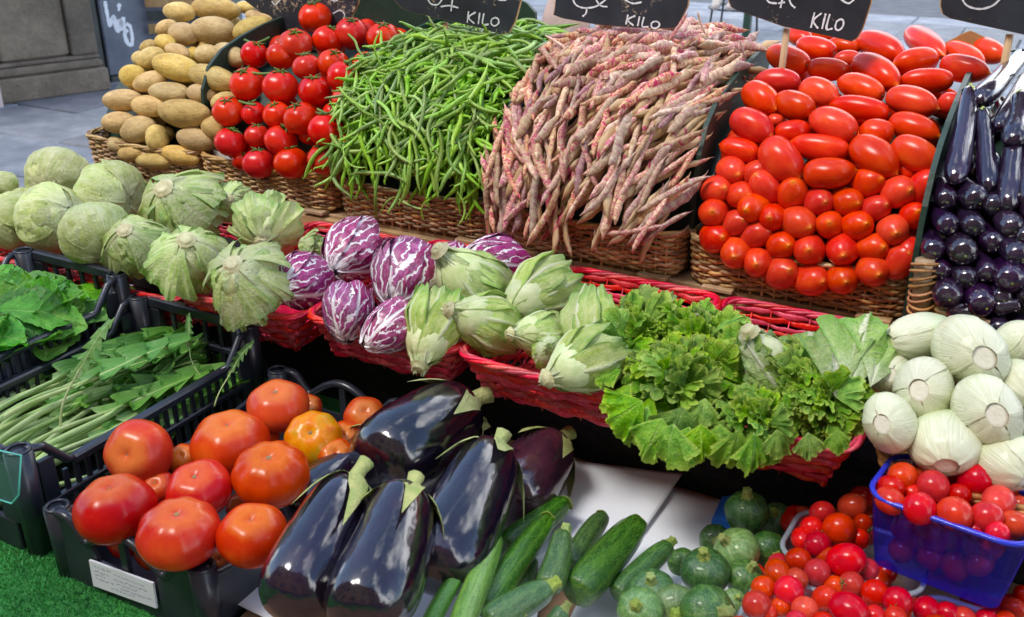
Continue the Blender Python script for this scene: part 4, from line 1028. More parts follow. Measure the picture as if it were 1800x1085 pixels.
for i, row in enumerate(egs):
    row = sorted(row)
    for j, (x, y, r) in enumerate(row):
        x, y = P8(x, y)
        lb = rowlab(i,6,j,len(row),'end-on black aubergine','its stack')
        if (row[j][0]) in (1360,1545) and i == 5:
            place_long('small_aubergine', aubl[1], M['egg_s'], (x+26,y-3), (x-24,y+3), 34, hs([(q[0]-.02,q[1]) for q in HP6b]), lb.replace('end-on','sideways'), 'aubergine', 'small aubergines stacked end-on'); continue
        o = place_ball('small_aubergine', aubl[rs.randint(4)], M['egg_s'], x, y-3, r/2.713*.98, hs(HP6b), lb, 'aubergine', 'small aubergines stacked end-on', pole=(rs.uniform(-.15,.35),-.25), scl=(1,1,2.2))
        q = campole(rs.uniform(-.25,.2), rs.uniform(.42,.62)); o.rotation_quaternion = zrot(-q, rs.uniform(0,6))
        ob('blossom_scar', vine_me[0], M['zuc_stem'], o, (0,0,-.99), None, (.10,.10,.02))
filler(60, 1.92, 2.28, HP6b, .05, lambda P: tag(ob('small_aubergine', aubl[rs.randint(4)], M['egg_s'], None, P, zrot((rs.normal()*.3,1,.2)), (.024,.024,.055)), 'small dark aubergine deeper in the stack', 'aubergine', 'small aubergines deeper in the stack'))
# wooden corner post wrapped with willow
pw = empty('corner_stake', 'thick pale wooden stake bound with willow beside the plum tomato basket', 'stake', (0,0,0))
a_ = at_y(1626,456,-.135); b_ = at_y(1618,556,-.135)
m_ = MB(); m_.tube([b_,a_], [.0145,.0135], 12); ob('post', m_.build('post'), M['rawwood'], pw)
for k in range(4):
    c = b_.lerp(a_, .15+.22*k); m_ = MB()
    m_.tube([(c.x+.018*math.cos(t), c.y+.018*math.sin(t), c.z+.006*math.sin(t+k)+.0016*t-.008) for t in np.linspace(0,4*PI,40)], .0024, 5); ob('binding', m_.build('binding'), M['wicker_hon'], pw)

# ---- bean heaps
def bean_me(seed, bor=False):
    r2 = np.random.RandomState(seed); n = 12; s = np.linspace(-.5,.5,n)
    cv = r2.uniform(-.28,.28) if bor else r2.choice([-1,1])*r2.uniform(.1,1.35); c2 = r2.uniform(-.25,.25)*(1 if bor else 1.8)
    x = cv*(s*s-.1)+c2*s**3*2; z = (.12 if bor else .3)*r2.uniform(-1,1)*(s*s-.1)+.03*np.sin(s*8+seed)
    tl = np.r_[-.5,-.46,-.4,s[2:-2],.4,.44,.5] if False else s
    if bor:
        rad = .072*np.clip(1-(2*abs(s))**5,0,1)**.5*(1+.15*np.sin(s*30+seed)); rad[0] = .012; rad[-1] = .006; rad[-2] *= .62; rad[1] *= .85
        P = np.c_[x, s, z]; P = np.vstack([P, P[-1]+[.01*r2.uniform(-3,3),.05,.02]]); rad = np.r_[rad,.002]
        return tubemesh('borlotti_bean', P, rad, 8, .62)
    rad = .039*np.clip(1-(2*abs(s))**6,0,1)**.5*(1+.05*np.sin(s*34+seed)); rad[0] = .016; rad[-1] = .008; rad[-2] *= .75
    P = np.c_[x, s, z]; P = np.vstack([P[0]-[0,.045,0], P, P[-1]+[.02*r2.uniform(-1,1),.04,.02*r2.uniform(-1,1)]]); rad = np.r_[.014,rad,.002]
    return tubemesh('green_bean', P, rad, 6, .88)
gb = [bean_me(200+k) for k in range(26)]; bb = [bean_me(300+k, True) for k in range(20)]
def prof_at(prof, s):
    d = [0]
    for a, b in zip(prof, prof[1:]): d.append(d[-1]+math.hypot(b[0]-a[0], b[1]-a[1]))
    q = s*d[-1]; i = min(max(int(np.searchsorted(d, q))-1,0), len(prof)-2); f = (q-d[i])/(d[i+1]-d[i])
    y = prof[i][0]*(1-f)+prof[i+1][0]*f; z = prof[i][1]*(1-f)+prof[i+1][1]*f
    def tg(i): a = prof[max(i,0)]; b = prof[min(i+1,len(prof)-1)]; l = math.hypot(b[0]-a[0],b[1]-a[1]) or 1; return ((b[0]-a[0])/l,(b[1]-a[1])/l)
    t0, t1 = tg(i), tg(min(i+1,len(prof)-2)); ty = t0[0]*(1-f)+t1[0]*f; tz = t0[1]*(1-f)+t1[1]*f
    return y, z, Vector((0,ty,tz)).normalized()
def heap_beans(kind, x0, x1, prof, n_top, n_deep, L, label, group, angf, mes, mat, depth, bulge):
    SV, SF = [], []
    for k in range(n_top+n_deep):
        deep = k >= n_top
        s = rs.uniform(0,1)**.9; u = rs.uniform(0,1)
        s = (.10 if kind[0] == 'b' else .11)+(.90 if kind[0] == 'b' else .89)*s; y, z, T = prof_at(prof, s); xa_ = x0+(.065*s if kind[0] == 'g' else .02*s); x = xa_+(x1-xa_)*u
        N = Vector((0,-T.z,T.y)); e = bulge*(1-abs(2*u-1)**2.6)
        off = e + (rs.uniform(-.002,.012) if not deep else -rs.uniform(.006,depth))
        if not deep and rs.rand() < .45: off -= .008
        P = Vector((x,y,z))+N*off
        a = angf(u, s); X = Vector((1,0,0)); D = (X*math.cos(a)+T*math.sin(a)+N*rs.normal(0,.13)).normalized()
        S_ = D.cross(N).normalized(); S_ = (S_*math.cos(rs.normal(0,.5))+N*math.sin(rs.normal(0,.5))).normalized()
        Zc = S_.cross(D).normalized(); S_ = D.cross(Zc).normalized()
        q = Matrix((S_, D, Zc)).transposed().to_quaternion(); l = L*rs.uniform(.72,1.12)
        me = mes[rs.randint(len(mes))]
        if not deep: tag(ob(kind, me, mat, None, P, q, l), label, kind.replace('_',' '), group)
        else:
            mt = Matrix.LocRotScale(P, q, Vector((l,l,l)))
            co = np.empty(len(me.vertices)*3); me.vertices.foreach_get('co', co); co = co.reshape(-1,3)
            A_ = np.array(mt)[:3,:3]; b_ = np.array(mt)[:3,3]; o0 = len(SV)*0+sum(len(v) for v in SV) if SV else 0
            SV.append(co@A_.T+b_); SF += [tuple(i+o0 for i in p.vertices) for p in me.polygons]
    o = ob(kind+'_mass', mesh(kind+'_mass', np.vstack(SV), SF), mat); tag(o, f'{kind.replace("_"," ")}s packed deeper in the heap', kind.replace('_',' ')+'s', kind='stuff')
GP = [(-.045,.945),(-.05,1.0),(-.035,1.07),(.005,1.135),(.06,1.185),(.15,1.212),(.26,1.225),(.36,1.228)]
heap_beans('green_bean', .735, 1.118, GP, 299, 760, .120, 'slender curved green bean lying loose in the third basket', 'loose green beans in the heap',
    lambda u, s: (rs.normal(-.1,.7) if rs.rand() < .45 else rs.normal(1.45,.5)) if s > .3 else rs.normal(1.7,.6), gb, M['bean'], .04, .024)
BPf = [(-.07,.925),(-.062,.99),(-.04,1.06),(0,1.125),(.06,1.18),(.15,1.218),(.26,1.242),(.36,1.252)]
heap_beans('borlotti_bean', 1.135, 1.505, BPf, 290, 380, .13, 'dry cream bean pod streaked with pink, in the fourth basket', 'pink speckled bean pods in the heap',
    lambda u, s: rs.normal(1.85-.8*u, .30) if s < .8 else rs.normal(1.0, .7), bb, M['borlotti'], .045, .030)
# stragglers hanging over the rims (each measured)
def strag(kind, p0, p1, surf, mat, mes, label, wid, cat, lift=.0):
    a = surf(*p0); b = surf(*p1); a -= (a-CAM).normalized()*lift; b -= (b-CAM).normalized()*lift; D = (b-a); l = D.length; D.normalize(); V_ = (CAM-a).normalized()
    S_ = D.cross(V_).normalized(); Zc = S_.cross(D).normalized(); S_ = D.cross(Zc).normalized()
    tag(ob(kind, mes[rs.randint(len(mes))], mat, None, (a+b)/2, Matrix((S_,D,Zc)).transposed().to_quaternion(), l), label, cat)
for (a, b, lb) in [((664,300),(660,388),'green bean hanging farthest left over the wicker rim'),((690,345),(668,372),'short green bean curling over the rim at the left'),((745,352),(742,388),'green bean hanging over the rim in the middle'),
   ((812,340),(812,398),'single green bean dangling over the white paper'),((700,350),(748,372),'green bean lying along the rim, curved upward'),((655,62),(672,120),'green bean reaching up left past the green board'),
   ((640,128),(660,180),'green bean poking over the board toward the tomatoes'),((612,258),(600,300),'green bean spilling over beside the vine tomatoes'),((598,270),(640,300),'green bean lying across the liner paper corner')]:
    strag('green_bean', a, b, pf(-.06), M['bean'], gb, lb, 0, 'green bean', .02)
for (a, b, lb) in [((975,382),(976,452),'pink bean pod hanging lowest over the wicker rim'),((872,325),(874,420),'pink bean pod hanging at the left corner of its basket'),((1045,402),(1048,446),'small pink bean pod drooping over the rim'),
   ((850,338),(900,300),'pink bean pod sticking out left over the green beans'),((862,292),(893,330),'dry pod end poking out left of the heap'),((958,62),(1004,92),'pink bean pod poking up at the upper left of the heap'),
   ((1225,20),(1240,62),'pod standing up at the upper right of the heap'),((1175,72),(1210,22),'dry yellowish pod standing at the top of the heap'),((1300,70),(1312,110),'pink pod at the upper right corner by the green board')]:
    strag('borlotti_bean', a, b, pf(-.045) if a[1] > 200 else pf(.2), M['borlotti'], bb, lb, 0, 'borlotti bean', .015)
strag('borlotti_bean', (1015,525), (1072,506), pf(-.1), M['borlotti'], bb, 'pink bean pod fallen behind the romaine lettuce', 0, 'borlotti bean')

# ------------------------------------------------------------------ leafy heads
def free_leaf(name, seed, w0=.10, w1=.42, cup=.15, curl=.5, ruf=.10, k=7, jag=.0, nu=16, nv=34, tip=.25, crink=.02, wpow=.8, epw=1.7):
    r2 = np.random.RandomState(seed); p = r2.uniform(0,6.28,8); w = wob(seed, 6, 9)
    def fn(u, v):
        t = u*2-1; s = v*(1-tip*t*t*v)
        wd = w0+(w1-w0)*np.sin(PI*np.clip(s,0,1)**wpow*.62)**1.3
        wd = wd*(1-.0*s)
        at = abs(t)
        j = 1+jag*at**2*(np.sin(s*38+p[0]*np.sign(t))+.6*np.sin(s*71+p[1]+t))
        x = t*wd*j; e = at**epw*np.clip(s*1.6,0,1); et = np.clip((v-.7)/.3,0,1)**1.4
        pm = 1.9*np.sin(7.3*s+p[5]+(t>0)*p[1])+1.1*np.sin(16*s+p[0]+(t>0)*2.1)
        z = cup*t*t*wd + ruf*e*(np.sin(k*6.28*s+p[2]+(t>0)*p[3]+pm)+.5*np.sin(k*1.73*6.28*s+p[4]+(t>0)*p[5]-pm*1.3)) + ruf*et*(np.sin(k*2.6*t+p[6]+1.5*np.sin(3*t+p[1]))+.5*np.sin(k*5.3*t+p[7])) 
        x = x + ruf*.14*e*np.cos(k*6.28*s+p[2]+pm)*np.sign(t)
        y = s + ruf*.12*et*np.cos(k*2.6*t+p[6])
        z = z - curl*s*s + crink*w(x,y,z*.5) - .02*np.exp(-(t/.12)**2)
        th = curl*.6*s; return x, y*np.cos(th*.5), z
    return gridmesh(name, fn, nu, nv)
sp = [free_leaf('leaf', 630+k, .03, .40, .12, .12, .03, 2, .05, 12, 22, .3, .03, .72) for k in range(7)]
def leaf_rot(D, N, roll=0.0):
    D = Vector(D).normalized(); N = (Vector(N)-D*Vector(N).dot(D)).normalized(); X = D.cross(N).normalized()
    q = Matrix((X, D, N)).transposed().to_quaternion(); return q @ Quaternion((0,1,0), roll)
def frill_leaf(name, seed, m=6.0, A=.13, B=.10, span=1.25, curl=.3, nu=96, nv=15):
    # fan-shaped blade whose rim is longer than its chord, so it buckles into curls
    r2 = np.random.RandomState(seed); p = r2.uniform(0,6.28,9); w = wob(seed, 6, 6)
    def fn(u, v):
        th = (u*2-1)*span; r = v*(1+.08*np.sin(3.1*th+p[0])+.05*np.sin(7*th+p[1]))
        ph = m*th+p[2]+1.3*np.sin(2.1*th+p[3])+.8*np.sin(5.3*th+p[4])
        k1 = np.clip((r-.30)/.7,0,2)**1.5; k2 = np.clip((r-.62)/.38,0,2)**1.3
        z = A*k1*np.sin(ph+.9*r)+.055*k2*np.sin(2.9*ph+p[5])-curl*r**2+.02*w(th,r,0)*r
        sh = B*k1*np.cos(ph)+.035*k2*np.cos(2.9*ph+p[5])
        rr_ = r+.03*k2*np.sin(1.7*ph+p[6])+.012*k2*np.sin(9*ph)
        x = rr_*np.sin(th)*.80+sh*np.cos(th); y = rr_*(.30+.70*np.cos(th))-sh*np.sin(th)*.7
        return x, y, z-.02*np.exp(-(th/.12)**2)
    return gridmesh(name, fn, nu, nv)
fr = [frill_leaf('leaf', 600+k, 8.5+1.1*(k%4), .125, .085, 1.15+.1*(k%3), .25+.1*(k%3), 150, 17) for k in range(10)]
frl = [frill_leaf('leaf', 680+k, 3.2+.8*k, .085, .07, .9+.1*(k%2), .62+.06*k, 80, 16) for k in range(4)]
def wrap_leaf(name, seed, phim=2.3, hw=.85, lift=.0, elift=0.0, ruf=.0, rufk=5, wr=.03, rib=.03, pear=0.0, zs=1.0, base=.10, nu=26, nv=30, narrow=.0):
    r2 = np.random.RandomState(seed); w = wob(seed, 7, 3.0); w2 = wob(seed+1, 6, 8.0); p = r2.uniform(0,6.28,6)
    def fn(u, v):
        t = u*2-1; s = v
        phi = base+s*(phim-base)*(1-.10*t*t); wd = hw*(.5+.5*np.sin(PI*np.clip(s*.75+.2,0,1)))*(1-narrow*(1-s)**2)
        az = t*wd
        x, y, z = np.sin(phi)*np.cos(az), np.sin(phi)*np.sin(az), np.cos(phi)
        edge = np.maximum(abs(t)**2.2*np.clip(s*2.2,0,1), np.clip((s-.72)/.28,0,1)**1.5)
        r = 1+lift*s**2+elift*edge+wr*w(x*1.2,y*1.2,z*1.2)+wr*.45*w2(x*1.3,y*1.3,z*1.3)
        r = r+ruf*edge*(np.sin(rufk*6.28*s+p[0]+(t>0)*p[1])*(abs(t)**1.5)+np.sin(rufk*2.2*t+p[2])*np.clip((s-.6)/.4,0,1))
        r = r+rib*np.exp(-(t/.10)**2)*(1-s)**.7+.006*np.sin((s*11-abs(t)*5)*6.28)*(1-np.exp(-(t/.1)**2))
        X, Y, Z = r*x, r*y, r*z*zs
        k = 1-pear*np.clip((Z/zs+.1),0,1)**1.3; return X*k, Y*k, Z
    return gridmesh(name, fn, nu, nv)
def leafset(n, seed, **kw): return [wrap_leaf('leaf', seed+i, **kw) for i in range(n)]
LS = dict(
 cabbage=leafset(5, 400, phim=2.4, hw=1.25, lift=.03, elift=.03, ruf=.02, rufk=1.5, wr=.08, rib=.03),
 lettuce=leafset(8, 420, phim=2.2, hw=1.6, lift=.08, elift=.11, ruf=.10, rufk=1.9, wr=.10, rib=.07, nu=36, nv=36),
 rad=leafset(6, 440, phim=2.4, hw=1.0, lift=.02, elift=.07, ruf=.04, rufk=1.6, wr=.07, rib=.06, pear=.2, zs=1.12),
 romaine=leafset(8, 460, phim=2.35, hw=.80, lift=.14, elift=.07, ruf=.06, rufk=3.3, wr=.08, rib=.15, pear=.62, zs=1.5, base=.09),
 fennel=leafset(5, 480, phim=2.75, hw=1.25, lift=.0, elift=.02, ruf=.0, wr=.035, rib=.02, pear=.0, zs=1.12, base=.33),
 frw=leafset(5, 500, phim=2.2, hw=.6, lift=.1, elift=.1, ruf=.17, rufk=5, wr=.05, rib=.08, pear=.45, zs=1.4, base=.1))
heart_me = {k: ball('heart', 510+i, 1,1,z, .05, 2.2, 28, 20) for i, (k, z) in enumerate((('round',1.0),('tall',1.35)))}
def stem_me(name, r, h, seed=0, ring=False):
    P = [(0,h),(r*.55,h*1.0),(r*.9,h*.96),(r,h*.7),(r*1.12,h*.3),(r*1.5,-.02)]
    w = wob(seed, 4, 6)
    return revolve(name, P, 20, lambda T,Z,Rr: 1+.08*w(np.cos(T),np.sin(T),Z))
stem_s = {'lettuce': stem_me('stem', .19, .07), 'rad': stem_me('stem', .13, .16), 'romaine': stem_me('stem', .23, .16)}
def head(kind, x, y, rpx, pole, surf, label, cat, name, mat, n=7, heart='round', stem='lettuce', bias=0.0, scl=(1,1,1), hmat=None, spin=0.0, group=None, leaf=None, tight=.012):
    jit = dict(lettuce=.34, romaine=.14, frw=.2, rad=.16, cabbage=.14).get(kind, .06); sh_ = .86 if kind == 'lettuce' else 1.0
    P = surf(x, y); P = P-(P-CAM).normalized()*bias; r = rpx*dep(P)/FPX
    pv = campole(*pole) if len(pole) == 2 else Vector(pole)
    e = empty(name, label, cat, P, zrot(pv, spin), (r*scl[0],r*scl[1],r*scl[2]), group)
    ob('heart', heart_me[heart], hmat or M['heart'], e, (0,0,0), None, .90*sh_)
    ls = LS[leaf or kind]
    for k in range(n):
        q = 1.0-.05*(n-1-k)/max(1,n-1)+tight*k/n
        ob('leaf', ls[k % len(ls)], mat, e, (0,0,0), Quaternion(Vector((rs.normal(),rs.normal(),0)).normalized(), jit*rs.uniform(-1,1)) @ Quaternion((0,0,1), 2.4*k+spin+rs.uniform(-.35,.35)), (q*sh_,q*sh_,q*rs.uniform(1-jit*.3,1+jit*.3)))
    if kind == 'lettuce':
        for k in range(10):
            a = 2.4*k+rs.uniform(-.3,.3); dn = .10+.25*(k >= 5); D_ = Vector((math.cos(a),math.sin(a),-dn-rs.uniform(0,.2)))
            ob('leaf', frl[k % 4], mat, e, (.10*math.cos(a),.10*math.sin(a),1.08-.022*k), leaf_rot(D_, Vector((math.cos(a)*.2,math.sin(a)*.2,1)), rs.uniform(-.15,.15)), (rs.uniform(1.25,1.5),rs.uniform(1.2,1.42),rs.uniform(1.05,1.35)))
    if stem: ob('stem', stem_s[stem], M['stemcut'], e, (0,0,{'lettuce':1.06,'rad':1.07,'romaine':1.47}[stem]))
    return e
Z5 = lambda x, y: (x/2.713, 270+y/2.713)
Z6 = lambda x, y: (450+x/2.713, 350+y/2.713)
sT = hs(TR)
for (x, y, r, pole, b, lb) in [(20,150,62,(-.5,-.4),0,'pale green cabbage cut by the left edge, behind the others'),(60,320,128,(-.6,-.2),.0,'large smooth cabbage cut by the left edge of the photo'),
   (280,130,146,(-.2,.5),-.02,'topmost pale green cabbage at the back'),(535,200,156,(.75,.3),.0,'smooth green cabbage beside the loose lettuces'),
   (255,312,158,(.8,-.3),.02,'smooth green cabbage in the middle of the cabbage pile'),(455,390,152,(.5,.75),.06,'lowest smooth cabbage behind the leaf crate corner'),
   (110,230,60,(.3,.2),-.06,'small yellowish cabbage glimpsed between the others')]:
    x, y = Z5(x, y); head('cabbage', x, y, r/2.713*1.03, pole, sT, lb, 'cabbage', 'cabbage', M['cabbage'], 6, stem=None, scl=(1.04,1.04,.88), bias=b, spin=rs.uniform(0,6), hmat=M['cabbage'])
for (x, y, r, st, b, lb) in [(870,265,200,(830,180),.01,'large open head lettuce lying behind the others'),(1110,235,92,(1118,232),-.03,'small head lettuce with its cut stem facing out below the tomato basket'),
   (1270,350,158,(1275,448),.02,'compact head lettuce with a pale cut stem, beside the red wicker'),(655,450,160,(640,370),.05,'head lettuce between the cabbages and the other lettuces'),
   (915,520,190,(935,415),.07,'head lettuce with its stem upward in the front row'),(1180,620,200,(1150,530),.09,'front head lettuce resting beside the white radicchio'),(1500,455,80,(1420,440),-.03,'small head lettuce tucked behind the radicchio')]:
    X, Y = Z5(x, y); q = ((st[0]-x)/r, (st[1]-y)/r)
    head('lettuce', X, Y-2, r/2.713*.86, q, sT, lb, 'lettuce', 'head_lettuce', M['lettuce'], 7, bias=b, spin=rs.uniform(0,6))
for (x, y, r, pole, b, stem, sc, lb) in [(215,395,142,(-.5,.35),.03,'rad',(1,1,1),'white and purple radicchio with its stump showing, at the left end'),(468,250,165,(-.35,.55),.0,None,(.95,.9,1.1),'tall dark radicchio at the back of its tray'),
   (720,368,178,(-.25,.75),.02,None,(1,1,1),'largest radicchio with white veins fanning over it'),(440,535,132,(-.05,.9),.04,None,(.95,.95,1.08),'radicchio streaked white at the front left of its tray'),
   (645,612,145,(-.7,.5),.05,None,(.85,.85,1.05),'dark glossy radicchio at the front of its tray'),(1145,292,148,(-.75,-.1),-.01,None,(.85,.85,1.1),'pale white radicchio behind the romaine'),
   (940,285,85,(-.2,.5),-.02,None,(1,1,1),'small radicchio glimpsed between two larger ones')]:
    x, y = Z6(x, y); head('rad', x, y, r/2.713*.97, pole, sT, lb, 'radicchio', 'radicchio', M['rad'], 7, stem=stem, bias=b, scl=sc, hmat=M['rad'], spin=rs.uniform(0,6), tight=.02)
# romaine: stump point, body centre, radius (picture measures)
for (sx, sy, x, y, r, b, up, lb) in [(822,690,840,630,125,.04,.55,'romaine lettuce with its cut stump facing out, beside the dark radicchio'),(970,352,1020,405,140,.02,.7,'romaine lettuce lying sideways with a broad cut stump, behind the others'),
   (935,540,1085,590,120,.04,.3,'pale smooth romaine lettuce lying over the tray edge'),(1200,548,1345,465,135,.03,.4,'romaine lettuce with frilled edges lying below the wicker basket'),
   (1235,650,1345,650,95,.03,.3,'romaine lettuce with a slender stump in the middle of its tray'),(1440,835,1560,790,135,.06,.45,'front romaine lettuce with a thick white base at the tray rim')]:
    X, Y = Z6(x, y); dl_ = math.hypot(sx-x, sy-y); q = ((sx-x)/dl_*.84, (sy-y)/dl_*.84)
    head('romaine', X, Y-3, r/2.713*1.36, q, sT, lb, 'romaine lettuce', 'romaine_lettuce', M['romaine'], 9, heart='tall', stem='romaine', bias=b, spin=rs.uniform(0,6), scl=(.80,.80,.84), tight=.04)
for (sx, sy, x, y, r, b, lb) in [(1035,640,1045,590,62,.03,'upright green romaine lettuce against the red wicker'),(1112,600,1135,560,42,.01,'pale yellow-green romaine lettuce leaning on the red wicker'),(965,610,968,620,34,.03,'white romaine rib curling beside the bare patch of the tray')]:
    head('romaine', x, y, r, ((sx-x)/r, (sy-y)/r*.9), sT, lb, 'romaine lettuce', 'romaine_lettuce', M['romaine'], 9, heart='tall', stem=None, bias=b, spin=rs.uniform(0,6), scl=(.9,.9,1.0), tight=.03)
# fennel
Z7 = lambda x, y: (1450+x/3.1, 500+y/3.1)
FN = [(.012+y,z) for y,z in [(-.45,.885),(-.36,.93),(-.26,1.0),(-.15,1.06),(-.02,1.08)]]
fd = revolve('root_cut', [(0,.0),(.2,.006),(.34,.0),(.40,-.03),(.46,-.10)], 28, lambda T,Z,Rr: 1+.02*np.cos(9*T)+.015*np.cos(17*T))
fst = revolve('cut_stalk', [(.34,-.2),(.30,.1),(.27,.3),(.2,.34),(0,.33)], 14, lambda T,Z,Rr: (1+.1*np.cos(3*T)))
fcore = revolve('bulb', [(.0,.93),(.36,.94),(.52,.86),(.78,.62),(.93,.3),(.97,0),(.93,-.35),(.78,-.68),(.55,-.95),(.35,-1.1),(.2,-1.15),(0,-1.16)], 36, lambda T,Z,Rr: 1+.03*np.cos(2*T)+.02*np.cos(5*T+1), rings=24)
for (x, y, r, dx, dy, b, sc, lb) in [(515,285,158,-.95,.15,.0,(.82,.82,1.1),'topmost left fennel bulb lying with its side to the viewer'),(790,372,196,770,388,.03,(1,.9,1),'large fennel bulb with a round root cut, on top of the pile'),
  (542,578,165,458,566,.03,(1,.95,1),'fennel bulb left of the middle with its root cut showing'),(355,752,160,268,745,.05,(.95,.85,1.05),'lowest left fennel bulb above the honey-coloured basket rim'),
  (882,695,188,842,692,.05,(1,.9,1),'broad fennel bulb in the middle with a wide root cut'),(365,492,112,316,488,-.02,(1,1,1.05),'fennel bulb half hidden beside the curly lettuce'),
  (655,862,176,600,955,.025,(1,.92,1),'front fennel bulb behind the blue punnet'),(985,960,150,1030,1030,.02,(1,1,1),'fennel bulb at the lower right behind the blue punnet'),
  (1050,560,135,1065,620,.0,(1,1,1),'fennel bulb cut by the right edge, middle height'),(1040,330,110,1075,250,-.03,(1,1,1.1),'fennel bulb at the back right with green stalk stubs'),(1110,810,60,1110,800,.02,(1,1,1),'fennel bulb barely showing at the right edge')]:
    X, Y = Z7(x, y)
    q = ((dx-x)/r, (dy-y)/r) if abs(dx) > 1 else (dx, dy)
    P = hit(X, Y, FN); P = P-(P-CAM).normalized()*b; rr = r*1.05/3.1*dep(P)/FPX
    e = empty('fennel_bulb', lb, 'fennel', P, zrot(campole(*q), rs.uniform(0,6)), (rr*sc[0]*1.05,rr*sc[1]*.94,rr*sc[2]*1.02))
    ob('bulb', fcore, M['fennel'], e)
    for k in range(4): ob('sheath', LS['fennel'][k], M['fennel'], e, (0,0,0), Quaternion((0,0,1), 2.2*k), (.985+.012*k,.985+.012*k,.985+.004*k))
    ob('root_cut', fd, M['fdisc'], e, (0,0,1.0))
    for k in range(3): ob('cut_stalk', fst, M['chic_stem'], e, (.22*math.cos(2.1*k),.22*math.sin(2.1*k),-1.12), Quaternion((math.sin(k),math.cos(k),0), PI*.93))

# ------------------------------------------------------------------ loose leaves
# curly lettuce heads: measured centre, radius, growth direction
nrm_t = Vector((-.1,-.55,.85)).normalized()
for (x, y, r, n, dx, dy, b, lb) in [(1120,615,92,52,-.3,-.3,.03,'curly lettuce head at the left end, next to the romaine'),(1195,690,102,56,-.4,.2,.07,'curly lettuce head in the lower left, draping over the tray rim'),
   (1235,610,84,44,0,-.2,.03,'curly lettuce head at the back left below the pale heads'),(1310,690,96,54,0,.1,.05,'curly lettuce head in the middle of the mass'),
   (1400,700,92,52,.1,.1,.05,'curly lettuce head right of the middle'),(1465,725,76,40,.4,.2,.05,'curly lettuce head at the lower right corner of the tray'),(1335,760,66,30,0,.5,.07,'curly lettuce head hanging over the tray rim at the front'),
   (1500,650,58,22,.5,-.5,.01,'curly lettuce head at the back right beside the fennel')]:
    P = hit(x, y-14, TR); P = P-(P-CAM).normalized()*b*.8; rr = r*.96*dep(P)/FPX
    ax = (campole(dx, dy)*.75+Vector((0,0,.5))).normalized()
    e = empty('curly_lettuce', lb, 'lettuce', P - ax*rr*.45, None, None, 'heads of curly lettuce')
    n = int(n*1.9)
    for k in range(n):
        f = (k+.5)/n; th = math.acos(1-f*.98); a = k*2.39996+rs.uniform(-.3,.3)
        T1 = ax.orthogonal().normalized(); T2 = ax.cross(T1)
        D = ax*math.cos(th)+(T1*math.cos(a)+T2*math.sin(a))*math.sin(th); D = (D+Vector(rs.normal(0,.12,3))).normalized()
        N = ax if th > .35 else Vector((rs.normal(),rs.normal(),.3))
        L_ = rr*rs.uniform(.42,.68); off_ = rs.uniform(.15,.62)
        ob('leaf', fr[rs.randint(10)], M['frisee'], e, D*rr*off_+Vector(rs.normal(0,.006,3)), leaf_rot((D+Vector(rs.normal(0,.35,3))).normalized(), N, rs.uniform(-1.1,1.1)), (L_*rs.uniform(.85,1.15),L_,L_))
    q = lb
for (sx, sy, x, y, r, b, lb, st) in [(1318,604,1345,650,62,.05,'pale-hearted curly lettuce showing its white stump above the green mass','romaine'),(1225,560,1240,575,36,.0,'pale lettuce tip standing behind the curly lettuce',None)]:
    head('frw', x, y, r, ((sx-x)/r, (sy-y)/r), sT, lb, 'lettuce', 'curly_lettuce', M['frisee_w'], 10, heart='tall', stem=st, bias=b, spin=1.0, scl=(.9,.9,1.0), tight=.05)
frw2 = [frill_leaf('leaf', 660+k, 5+k, .09, .07, .75, .1) for k in range(3)]
for i, (bx, by, tx, ty, lb) in enumerate([(1437,672,1420,602,'pale ribbed curly lettuce leaf standing upright beside the fennel'),(1492,690,1512,588,'broad curly lettuce leaf fanning up with a white rib, beside the fennel'),(1470,700,1462,600,'curly lettuce leaf between two upright white-ribbed leaves'),(1530,680,1555,600,'curly lettuce leaf leaning on the fennel')]):
    P = hit(bx, by, TR); P = P-(P-CAM).normalized()*.05; Q = P+(UP*(by-ty)+RT*(tx-bx))*dep(P)/FPX+Vector((0,.03,0))
    tag(ob('lettuce_leaf', frw2[i % 3], M['frisee_w'], None, P, leaf_rot(Q-P, -FW, .1), (Q-P).length*1.12), lb, 'lettuce leaf')
# draping leaves at the front lip
e = None
lbs = ['against the romaine base','at the far left of the mass','at the lower left edge','below the left edge','left of the lowest tip','beside the lowest tip','forming the lowest tip','right of the lowest tip','above the lowest tip','halfway along the rim','just over the red rim','reaching over the red rim','right of the rim leaf','near the right corner','at the right corner','high on the left slope','in the middle of the slope','under the pale stump']
for i, (bx, by, tx, ty) in enumerate([(1092,650,1052,655),(1110,675,1066,700),(1130,705,1085,735),(1140,715,1105,765),(1165,735,1140,790),(1185,745,1165,806),(1212,750,1200,812),(1232,745,1240,800),(1200,715,1195,770),(1265,745,1270,788),(1300,755,1296,808),(1325,760,1345,820),(1365,755,1385,796),(1420,760,1430,790),(1470,755,1482,782),(1100,620,1062,610),(1240,700,1235,745),(1380,690,1400,730)]):
    P = hit(bx, by, TR); P = P-(P-CAM).normalized()*(.075+.01*(i % 3)); Q = P+(UP*(by-ty)+RT*(tx-bx))*dep(P)/FPX+Vector((0,-.012,0))
    tag(ob('lettuce_leaf', fr[i % 10], M['frisee'], None, P, leaf_rot(Q-P, -FW+UP*rs.uniform(-.1,1.2)+RT*rs.uniform(-.7,.7), rs.uniform(-.5,.5)), (Q-P).length*rs.uniform(.85,1.1)), 'curly lettuce leaf draping '+lbs[i], 'lettuce leaf')
